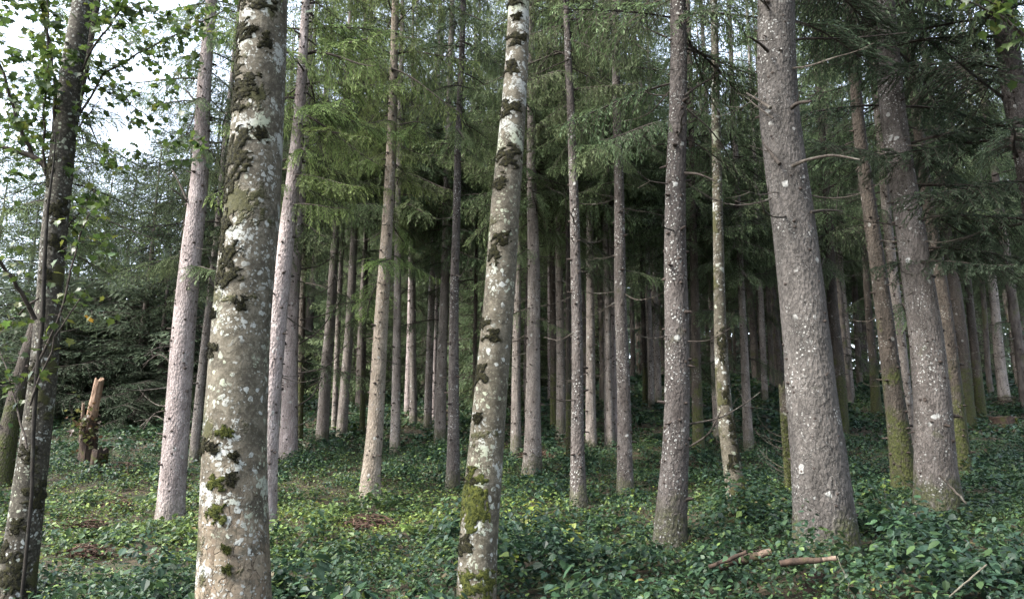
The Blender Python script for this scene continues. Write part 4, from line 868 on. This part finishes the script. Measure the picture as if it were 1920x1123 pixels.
# slim white-footed maple
t5, b5, p5 = trunk_thing('maple_tree', [(1384, 957, 37), (1377, 900, 33), (1371, 860, 31), (1361, 780, 28), (1353, 650, 24), (1349, 560, 21), (1345, 400, 19), (1342, 200, 17), (1340, 100, 15)], depth_of(1384, 957),
                         'slim maple with white lichen foot and moss down one side, beyond the big bluish-grey spruce', 'maple4', 28, 14, 5)
d5 = float(b5[1])
for i, a in enumerate([(1385, 850, 14, 60), (1392, 930, 16, 60), (1374, 800, 16, 40), (1366, 870, 12, 30), (1380, 960, 30, 20), (1360, 740, 12, 30), (1352, 650, 16, 60)]): moss_patch(t5, b5, p5, d5, *a, 740 + i, bright=i == 1)
# maple reaching in over the top corner
t6, b6, p6 = trunk_thing('maple_tree', [(2080, 1100, 44), (2070, 600, 40), (2050, 200, 34), (2040, 0, 28)], 6.5, 'maple out of view whose leafy twigs reach into the top corner', 'maple3', 20, 9, 6)
maple_crown(t6, b6, 6.5, [[(2056, 300, 12), (1980, 120, 9), (1890, 40, 6), (1790, -10, 3)], [(2046, 100, 9), (1960, 20, 6), (1840, -60, 3)], [(1905, 45, 4), (1880, 10, 3), (1840, 0, 2)]], 36, 130, 40, spread=26, size=(0.06, 0.11), dd=0.4)

# ------------------------------------------------------------------ undergrowth
HERB = np.array([(0.021, 0.044, 0.025), (0.027, 0.055, 0.024), (0.041, 0.070, 0.025), (0.016, 0.033, 0.020), (0.098, 0.138, 0.036), (0.09, 0.07, 0.03)])  # dark greens lowered to carry the shade near and right
def herb_leaves(P, az, pitch, size, cols, detail):
    """leaf blades as folded ovals: P (n,3) leaf bases, az heading, pitch drop, size length"""
    n = len(P); r = RNG
    D = np.stack([np.cos(az) * np.cos(pitch), np.sin(az) * np.cos(pitch), np.sin(pitch)], 1)
    Sd = np.stack([-np.sin(az), np.cos(az), np.zeros(n)], 1)
    roll = r.normal(0, 0.35, n)[:, None]; N = np.cross(D, Sd) * -1; N = np.where(N[:, 2:3] < 0, -N, N)
    Sd = unit(Sd * np.cos(roll) + N * np.sin(roll)); N = unit(np.cross(D, Sd)); N = np.where(N[:, 2:3] < 0, -N, N)
    L = size[:, None]; fold = r.uniform(0.05, 0.28, n)[:, None]; wd = r.uniform(0.28, 0.40, n)[:, None]; curl = r.uniform(0.0, 0.25, n)[:, None]
    if detail == 2:
        f = lambda t, w: P + D * L * t + Sd * L * w * wd + N * L * (np.abs(w) * wd * fold - curl * t * t)
        V = np.stack([f(0, 0), f(0.22, 0.85), f(0.55, 0.88), f(1.0, 0), f(0.55, -0.88), f(0.22, -0.85), f(0.28, 0), f(0.62, 0)], 1)
        F3 = np.array([[0, 1, 6], [2, 3, 7], [0, 6, 5], [7, 3, 4]]); F4 = np.array([[1, 2, 7, 6], [6, 7, 4, 5]]); k = 8
    elif detail == 1:
        f = lambda t, w: P + D * L * t + Sd * L * w * wd + N * L * (np.abs(w) * wd * fold - curl * t * t)
        V = np.stack([f(0, 0), f(0.4, 1.0), f(1.0, 0), f(0.4, -1.0)], 1); F3 = np.array([[0, 1, 2], [0, 2, 3]]); F4 = np.zeros((0, 4), int); k = 4
    off = (np.arange(n) * k)[:, None, None]
    return V.reshape(-1, 3), (F3[None] + off).reshape(-1, 3), (F4[None] + off).reshape(-1, 4) if len(F4) else np.zeros((0, 4), int), np.repeat(cols, k, axis=0)

def wood_gap(x, y):                      # 0 where brown litter shows instead of herbs
    g = 1 - np.exp(-(((x + 4.6) / 1.3) ** 2 + ((y - 9.2) / 1.1) ** 2)) * 0.85
    return g * (1 - np.exp(-(((x + 3.3) / 0.8) ** 2 + ((y - 8.4) / 0.6) ** 2)) * 0.6)
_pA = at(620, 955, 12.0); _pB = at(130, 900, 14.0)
def herb_colour(x, y, n):
    w = 0.5 + 0.5 * wav(x, y, 21, 2.2); w2 = 0.5 + 0.5 * wav(x, y, 22, 0.7)
    yel = np.clip(1.0 * np.exp(-(((x - _pA[0]) / 3.2) ** 2 + ((y - 11.6) / 1.6) ** 2)) + 0.55 * np.exp(-(((x - _pB[0]) / 2.5) ** 2 + ((y - 13.5) / 3) ** 2)) + 0.12 * (w2 > 0.75) + 0.30 * np.exp(-(((x + 3.0) / 5) ** 2 + ((y - 12) / 5) ** 2)), 0, 1)  # yellow-green plant patches, with the sunlit ground's brightness painted into their colour
    c = np.where((RNG.random(n) < w)[:, None], HERB[RNG.integers(0, 3, n)], HERB[RNG.choice([0, 3, 1], n)])
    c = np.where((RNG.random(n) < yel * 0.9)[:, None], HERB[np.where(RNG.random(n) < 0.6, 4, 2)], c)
    c = np.where((RNG.random(n) < 0.005 + 0.012 * yel)[:, None], HERB[5], c)
    kind = wav(x, y, 51, 2.1) + 0.5 * wav(x, y, 52, 0.6)
    c = np.where((kind > 0.30)[:, None], c * np.array([1.35, 1.22, 0.95]), np.where((kind < -0.42)[:, None], c * np.array([0.80, 0.86, 0.92]), c))
    return c * RNG.uniform(0.55, 1.35, (n, 1))

def undergrowth():
    Vs, F3s, F4s, Cs, off = [], [], [], [], 0
    stems = Geo()
    for (d0, d1, dens, k, detail, s0, s1) in ((1.6, 4.5, 88, 17, 2, 0.032, 0.072), (4.5, 7.0, 90, 16, 2, 0.032, 0.070), (7.0, 9.5, 100, 16, 1, 0.034, 0.074), (9.5, 20, 68, 13, 1, 0.036, 0.080), (20, 34, 26, 8, 1, 0.08, 0.14), (34, 62, 3.5, 6, 1, 0.22, 0.36)):
        hw = 0.80; area = hw * (d1 ** 2 - d0 ** 2); n = int(area * dens)
        d = np.sqrt(RNG.uniform(d0 ** 2, d1 ** 2, n)); t = RNG.uniform(-hw, hw, n); x = d * t; y = d
        clump = 0.5 + 0.5 * wav(x, y, 31, 1.1); keep = RNG.random(n) < wood_gap(x, y) * (0.75 + 0.5 * clump)
        x, y, clump = x[keep], y[keep], clump[keep]; n = len(x)
        H = (0.12 + 0.26 * clump ** 1.5 + 0.16 * np.clip(wav(x, y, 41, 2.6), -0.4, 1)) * RNG.uniform(0.6, 1.3, n) * np.where(y < 6, 1.15, np.where(y > 8.5, 0.72, 1.0))
        kind = wav(x, y, 51, 2.1) + 0.5 * wav(x, y, 52, 0.6)      # plants of three kinds grow in patches
        ks = np.where(kind > 0.30, 0.62, np.where(kind < -0.42, 1.28, 1.0)); H = H * np.where(kind > 0.30, 0.75, np.where(kind < -0.42, 1.65, 1.0))
        zg = terrain(x, y)
        kk = np.repeat(np.arange(n), k); m = len(kk)
        u = RNG.beta(2.2, 1.0, m); az = RNG.uniform(0, 2 * math.pi, m); rad = RNG.uniform(0.01, 0.085, m) * (1.6 if detail == 1 else 1.0)
        P = np.stack([x[kk] + rad * np.cos(az), y[kk] + rad * np.sin(az), zg[kk] + H[kk] * u], 1)
        big = (RNG.uniform(0.75, 1.25, n) * ks)[kk]
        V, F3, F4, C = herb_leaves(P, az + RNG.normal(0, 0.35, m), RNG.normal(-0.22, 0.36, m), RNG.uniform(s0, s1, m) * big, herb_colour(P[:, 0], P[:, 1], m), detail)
        Vs.append(V); F3s.append(F3 + off); F4s.append(F4 + off); Cs.append(C); off += len(V)
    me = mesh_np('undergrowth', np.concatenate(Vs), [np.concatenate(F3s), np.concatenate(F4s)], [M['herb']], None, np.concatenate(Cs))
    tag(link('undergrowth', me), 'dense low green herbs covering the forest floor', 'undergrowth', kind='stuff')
undergrowth()

# ------------------------------------------------------------------ single plants and dead wood
def gpoint(x, y, veg=0.0, d=None):
    d = d or depth_of(x, y, veg); p = at(x, y, d); p[2] = float(terrain(p[0], d)); return p, d

def seedling(x, y, d, h, label, col, n=16, size=0.09, seed=0, name='leafy_seedling', kind='herb', droop=-0.2):
    p, d = gpoint(x, y, 0.1, d); r = np.random.default_rng(seed)
    root = tag(link(name, None, None, p), label, 'plant'); g = Geo()
    lean = r.normal(0, 0.12, 2); s = np.linspace(0, 1, 5)
    st = np.stack([lean[0] * h * s ** 1.5, lean[1] * h * s ** 1.5, h * s], 1); tube(g, st, 0.006 * (1 - s) + 0.002, 5, 0)
    link('stem', g.mesh('stem', [M['twig']]), root)
    lm = leaf_mesh('leaf', kind, col, [M['leaves']])
    for i in range(n):
        t = 0.35 + 0.65 * i / n; a = i * 2.4; q = np.array([np.interp(t, s, st[:, c]) for c in range(3)]); sz = size * r.uniform(0.7, 1.2)
        off = np.array([math.cos(a), math.sin(a), 0]) * 0.04
        link('leaf', lm, root, q + off, (droop + r.normal(0, 0.25), r.normal(0, 0.2), a - math.pi / 2), (sz,) * 3)
    return root
seedling(995, 1000, None, 0.50, 'yellow-green leafy seedling in the herbs right of the leaning spotted maple', (0.17, 0.20, 0.035), 20, 0.085, 1)
seedling(1075, 1040, None, 0.42, 'pale yellowish seedling lower down the slope from the silvery spruce', (0.15, 0.18, 0.04), 16, 0.085, 2)
seedling(945, 1085, None, 0.35, 'small lime-green seedling at the foot of the leaning spotted maple', (0.13, 0.18, 0.03), 12, 0.07, 3)
seedling(862, 1120, 5.4, 0.42, 'dark broad-leaved plant hugging the foot of the leaning spotted maple', (0.022, 0.046, 0.027), 22, 0.105, 4, droop=-0.5)
seedling(700, 1070, None, 0.62, 'bare-stemmed seedling with a tuft of leaves on the bright ground', (0.06, 0.085, 0.03), 14, 0.07, 5)
seedling(1660, 935, None, 0.40, 'light green seedling near the foot of the moss-green spruce', (0.12, 0.17, 0.04), 12, 0.08, 6)
seedling(330, 1105, 4.9, 0.38, 'dark nettle-like plant beside the flaking foot of the big maple', (0.024, 0.048, 0.027), 18, 0.075, 7)
seedling(1905, 1110, 4.2, 0.36, 'large-leaved bramble in the bottom right corner', (0.026, 0.052, 0.027), 18, 0.085, 8, droop=-0.35)

def fern(x, y, d, label, size=0.5, n=9, seed=0, col=(0.075, 0.12, 0.03)):
    p, d = gpoint(x, y, 0.05, d); r = np.random.default_rng(seed); root = tag(link('fern', None, None, p), label, 'fern', 'ferns')
    g = Geo(); m = 15
    u = np.linspace(0, 1, m); ax = np.stack([u * 0.85, 0 * u, 0.75 * u - 0.62 * u * u], 1); tube(g, ax, 0.008 * (1 - u) + 0.002, 3, 0, tuple(c * .7 for c in col), False)
    for s in (1, -1):
        for k in range(2, 40):
            t = k / 40; P0 = np.array([[np.interp(t, u, ax[:, c]) for c in range(3)]]); ln = 0.24 * math.sin(min(1, t * 1.25 + 0.15) * math.pi) ** 0.8 + 0.02
            D = unit(np.array([[0.45, s, -0.18]])); V, Fq = rhombs(P0, D, unit(np.array([[1.0, -s * 0.45, 0.0]])), [ln], [0.020], 0.3); g.add(V, Fq, 0, np.tile(np.array(col) * r.uniform(0.75, 1.2), (4, 1)))
    fm = g.mesh('frond', [M['fern']])
    for i in range(n):
        link('frond', fm, root, (0, 0, 0.03), (r.normal(0, 0.15), r.uniform(-0.25, 0.3), i * 6.283 / n + r.normal(0, 0.2)), (size * r.uniform(0.7, 1.15),) * 3)
fern(528, 1035, None, 'fern arching out beside the big lichened maple', 0.50, 8, 1, (0.05, 0.10, 0.035))
fern(650, 812, None, 'bright fern at the foot of the close pair of spruces', 0.9, 9, 2)
fern(880, 790, None, 'fern clump in the gap behind the leaning spotted maple', 0.9, 9, 3, (0.05, 0.09, 0.03))
fern(780, 1000, None, 'small fern on the bright ground before the leaning maple', 0.45, 8, 4)

def spruce_seedling(x, y, d, h, label, seed):
    p, d = gpoint(x, y, 0.0, d); root = tag(link('spruce_seedling', None, None, p), label, 'tree')
    g = Geo(); tube(g, [[0, 0, -0.05], [0, 0, h]], [0.012, 0.003], 5, 0); link('stem', g.mesh('stem', [M['twig']]), root)
    r = np.random.default_rng(seed)
    for i in range(16):
        z = h * (0.1 + 0.85 * i / 16); L = 0.42 * h * (1.05 - i / 16)
        link('bough', BM['dark'][i % 5], root, (0, 0, z), (0, -0.25 + r.normal(0, 0.1), i * 2.4), (L / 2,) * 3)
spruce_seedling(128, 830, None, 1.0, 'knee-high spruce seedling in front of the broken snag', 1)
spruce_seedling(905, 800, None, 1.1, 'small spruce seedling between trunks behind the leaning maple', 2)
spruce_seedling(585, 838, None, 0.8, 'small dark spruce seedling by the mossy foot of the lilac-grey spruce', 3)

# broken snag: rotten bole, pale splintered spike, ivy, and the mossy stump before it
def splinter(g, p0, p1, r0, r1, n, m, seed, jag=0.08):
    r = np.random.default_rng(seed); s = np.linspace(0, 1, 9)[:, None]; P = np.array(p0) * (1 - s) + np.array(p1) * s; k = len(P)
    th = np.arange(n) * 2 * math.pi / n; R = (r0 + (r1 - r0) * s) * (1 + r.normal(0, 0.10, (1, n)) + r.normal(0, 0.03, (k, n)))
    V = P[:, None] + np.stack([R * np.cos(th), R * np.sin(th), np.zeros_like(R)], -1)
    V[-1, :, 2] += r.uniform(-jag, jag, n); i, j = np.meshgrid(np.arange(k - 1), np.arange(n), indexing='ij'); i, j = i.ravel(), j.ravel(); j2 = (j + 1) % n
    g.add(V.reshape(-1, 3), np.stack([i * n + j, i * n + j2, (i + 1) * n + j2, (i + 1) * n + j], 1), m)
    c = V[-1].mean(0) - [0, 0, jag]; jj = np.arange(n); g.add(np.vstack([V[-1], c]), np.stack([jj, (jj + 1) % n, np.full(n, n)], 1), m)
dS = depth_of(160, 868, 0.1); bS = at(160, 868, dS); bS[2] = float(terrain(bS[0], dS)); A = lambda x, y: at(x, y, dS) - bS
snag = tag(link('broken_snag', None, None, bS), 'broken dead trunk with a pale splintered spike above a rotten bole', 'snag')
g = Geo(); splinter(g, A(161, 892), A(170, 783), px_size(33, dS) / 2, px_size(24, dS) / 2, 14, 0, 1, 0.10); link('bole', g.mesh('bole', [M['rotten']]), snag)
g = Geo(); splinter(g, A(168, 800), A(187, 711), px_size(20, dS) / 2, px_size(17, dS) / 2, 10, 0, 2, 0.06); o = link('spike', g.mesh('spike', [M['spike']]), snag); o['label'] = 'pale orange splintered spike'
g = Geo(); splinter(g, A(151, 830), A(156, 755), px_size(8, dS) / 2, px_size(5, dS) / 2, 5, 0, 3, 0.05); link('splinter', g.mesh('splinter', [M['pale_wood']]), snag)
r = np.random.default_rng(9); ivy = [leaf_mesh('ivy_leaf', 'maple', c, [M['leaves']]) for c in ((0.035, 0.045, 0.014), (0.065, 0.070, 0.024), (0.055, 0.034, 0.018))]
for i in range(150):
    q = A(165 + r.normal(0, 14), 800 + r.normal(0, 20)); q[1] += r.uniform(-0.36, -0.02)
    link('ivy_leaf', ivy[i % 3], snag, q, (r.uniform(-1.3, 0.2), r.normal(0, 0.4), r.uniform(0, 6.28)), (r.uniform(0.07, 0.12),) * 3)
def stump(x, y, w, h, label, mat='rotten', seed=0, moss=True, name='tree_stump', veg=0.05):
    p, d = gpoint(x, y, veg); r0 = px_size(w, d) / 2; root = tag(link(name, None, None, p), label, 'stump'); g = Geo(); hh = px_size(h, d)
    splinter(g, (0, 0, -0.15), (0.02, 0, hh), r0 * 1.12, r0, 14, 0, seed, 0.05); link('wood', g.mesh('wood', [M[mat]]), root)
    if moss:
        g = Geo(); rr = np.random.default_rng(seed); n = 500; a = rr.uniform(-0.9, 1.2, n); z = rr.uniform(-0.05, hh * 0.8, n) ; P = np.stack([np.cos(a) * r0 * 1.05, np.sin(a) * r0 * 1.05, z], 1)
        D = unit(np.stack([np.cos(a), np.sin(a), rr.uniform(-.3, .8, n)], 1) + rr.normal(0, .4, (n, 3))); V, Fq = rhombs(P, D, unit(np.cross(D, rr.normal(0, 1, (n, 3)))), rr.uniform(.03, .07, n), rr.uniform(.01, .02, n)); g.add(V, Fq, 0)
        link('moss_patch', g.mesh('moss_patch', [M['moss_bright']]), root)
stump(181, 884, 25, 44, 'short grey mossy stump standing right before the broken snag', seed=21)
stump(1524, 1095, 44, 34, 'red-brown rotten stump sunk in the herbs under the broken branch', seed=22, moss=False)
stump(1880, 800, 40, 22, 'low dark stump on the slope near the frame edge', seed=23)

def log(x0, y0, x1, y1, w, label, d, seed, mats=('pale_wood', 'rotten'), name='broken_branch', lift=0.0, w1=None):
    p0, p1 = at(x0, y0, d), at(x1, y1, d - 0.15); c = (p0 + p1) / 2; g = Geo(); r = np.random.default_rng(seed)
    s = np.linspace(0, 1, 9)[:, None]; P = p0 * (1 - s) + p1 * s - c; P[1:-1] += r.normal(0, px_size(w, d) * 0.14, (7, 3)); ra = np.linspace(px_size(w, d) / 2, px_size(w1 or w, d) / 2, 9) * r.uniform(0.85, 1.15, 9)
    root = tag(link(name, None, None, c), label, 'dead wood')
    tube(g, P[:7], ra[:7], 9, 0); link('bark', g.mesh('bark', [M[mats[1]]], smooth=True), root)
    g = Geo(); tube(g, P[6:], ra[6:] * 0.9, 9, 0); link('bare_wood', g.mesh('bare_wood', [M[mats[0]]], smooth=True), root)
log(1462, 1056, 1568, 1046, 12, 'broken branch with a pale bare end lying in front of the huge flecked trunk', 5.6, 1, w1=9)
log(1350, 1062, 1446, 1034, 15, 'split reddish log half buried in herbs beside the huge flecked trunk', 6.2, 2)
log(1330, 1062, 1400, 1034, 7, 'thin dark stick under the split reddish log', 6.0, 3, ('rotten', 'rotten'))
log(1762, 890, 1812, 944, 4, 'thin dry stick leaning on the foot of the grey scaly spruce', 8.0, 4, ('twig', 'twig'), name='dry_stick')
log(1850, 1058, 1780, 1118, 3, 'straw-coloured stalk lying across the herbs near the bottom corner', 3.9, 5, ('stalk', 'stalk'), name='dry_stalk')
g = Geo(); dK = 5.3; pk = [at(1570, 1042, dK), at(1576, 1060, dK), at(1588, 1082, dK), at(1592, 1090, dK), at(1590, 1112, dK)]
tube(g, np.array(pk) - pk[-1], [0.004, 0.004, 0.005, 0.005, 0.005], 5, 0); o = link('dry_stalk', g.mesh('dry_stalk', [M['stalk']]), None, pk[-1]); tag(o, 'bent white dry stalk hanging from the end of the broken branch', 'stalk')
# mossy dead stub beside the huge trunk
dD = depth_of(1480, 915, 0.1) ; bD = at(1480, 915, dD); bD[2] = float(terrain(bD[0], dD)); A2 = lambda x, y: at(x, y, dD) - bD
o = tag(link('dead_trunk', None, None, bD), 'slim dead trunk, dark and mossy, against the huge flecked spruce', 'snag')
g = Geo(); splinter(g, A2(1484, 935), A2(1466, 720), px_size(20, dD) / 2, px_size(12, dD) / 2, 10, 0, 5, 0.08); link('bole', g.mesh('bole', [M['bark_mossy']]), o)
g = Geo(); rr = np.random.default_rng(3); n = 700; t = rr.random(n); a = rr.uniform(-2.4, 0.2, n); P = A2(1484, 930) * (1 - t[:, None]) + A2(1468, 780) * t[:, None] + np.stack([np.cos(a), np.sin(a), 0 * a], 1) * px_size(9, dD)
D = unit(np.stack([np.cos(a), np.sin(a), 0 * a], 1) + rr.normal(0, .5, (n, 3))); V, Fq = rhombs(P, D, unit(np.cross(D, rr.normal(0, 1, (n, 3)))), rr.uniform(.02, .05, n), rr.uniform(.006, .014, n)); g.add(V, Fq, 0); link('moss_patch', g.mesh('moss_patch', [M['moss_bright']]), o)
for i in range(9):
    q = A2(1478 + rr.uniform(-8, 2), rr.uniform(800, 900)); link('dead_branch', DEAD[i % 7], o, q, (0, rr.uniform(-0.9, -0.3), math.pi + rr.normal(0, 0.5)), (rr.uniform(0.3, 0.7),) * 3)

# heaps of fallen brown twigs
def brush(x, y, w, h, label, seed, col='litter'):
    p, d = gpoint(x, y, 0.0); rx, hz = px_size(w, d) / 2, px_size(h, d); r = np.random.default_rng(seed); g = Geo()
    for i in range(90):
        q = r.normal(0, 0.4, 2) * rx; z = hz * r.random() * math.exp(-(q @ q) / rx ** 2); a = r.uniform(0, 6.28); l = rx * r.uniform(0.15, 0.5); dz = r.normal(0, 0.25)
        c = np.array([q[0], q[1], max(0.01, z)]); v = np.array([math.cos(a), math.sin(a), dz]) * l
        tube(g, [c - v, c + v * 0.1 + [0, 0, 0.02], c + v], np.array([0.007, 0.006, 0.003]) * r.uniform(0.6, 1.5), 4, 0)
    n = 160; P = np.stack([r.normal(0, .45, n) * rx, r.normal(0, .45, n) * rx, r.random(n) * hz * 0.6], 1); D = unit(r.normal(0, 1, (n, 3)) * [1, 1, .4]); V, Fq = rhombs(P, D, unit(np.cross(D, r.normal(0, 1, (n, 3)))), r.uniform(.05, .1, n), r.uniform(.01, .025, n)); g.add(V, Fq, 0)
    tag(link('brush_heap', g.mesh('brush_heap', [M[col]]), None, p), label, 'brush', kind='stuff')
brush(152, 1003, 90, 34, 'reddish heap of fallen twigs in the clearing by the dark maple', 1)
brush(222, 958, 60, 24, 'small reddish heap of twigs upslope in the clearing', 2)
brush(165, 1048, 80, 26, 'brown litter heap on bare ground nearest the dark maple', 3)
brush(232, 893, 60, 26, 'brown mossy hump of debris below the mossy stump', 4)
brush(690, 990, 120, 24, 'brown patch of dead bracken on the bright ground', 5)
brush(1010, 860, 90, 14, 'flat scatter of dead twigs by the sturdy warm-brown spruce', 6)
brush(1430, 1068, 190, 34, 'dark tangle of twigs and dead leaves under the split reddish log', 8, 'rotten')
brush(1890, 770, 70, 30, 'dark brush mound at the frame edge up the slope', 7, 'rotten')

print('triangles', sum(sum(len(p.vertices) - 2 for p in m.polygons) if len(m.polygons) < 2000 else int(len(m.loops) - 2 * len(m.polygons)) for m in bpy.data.meshes), 'objects', len(bpy.data.objects))
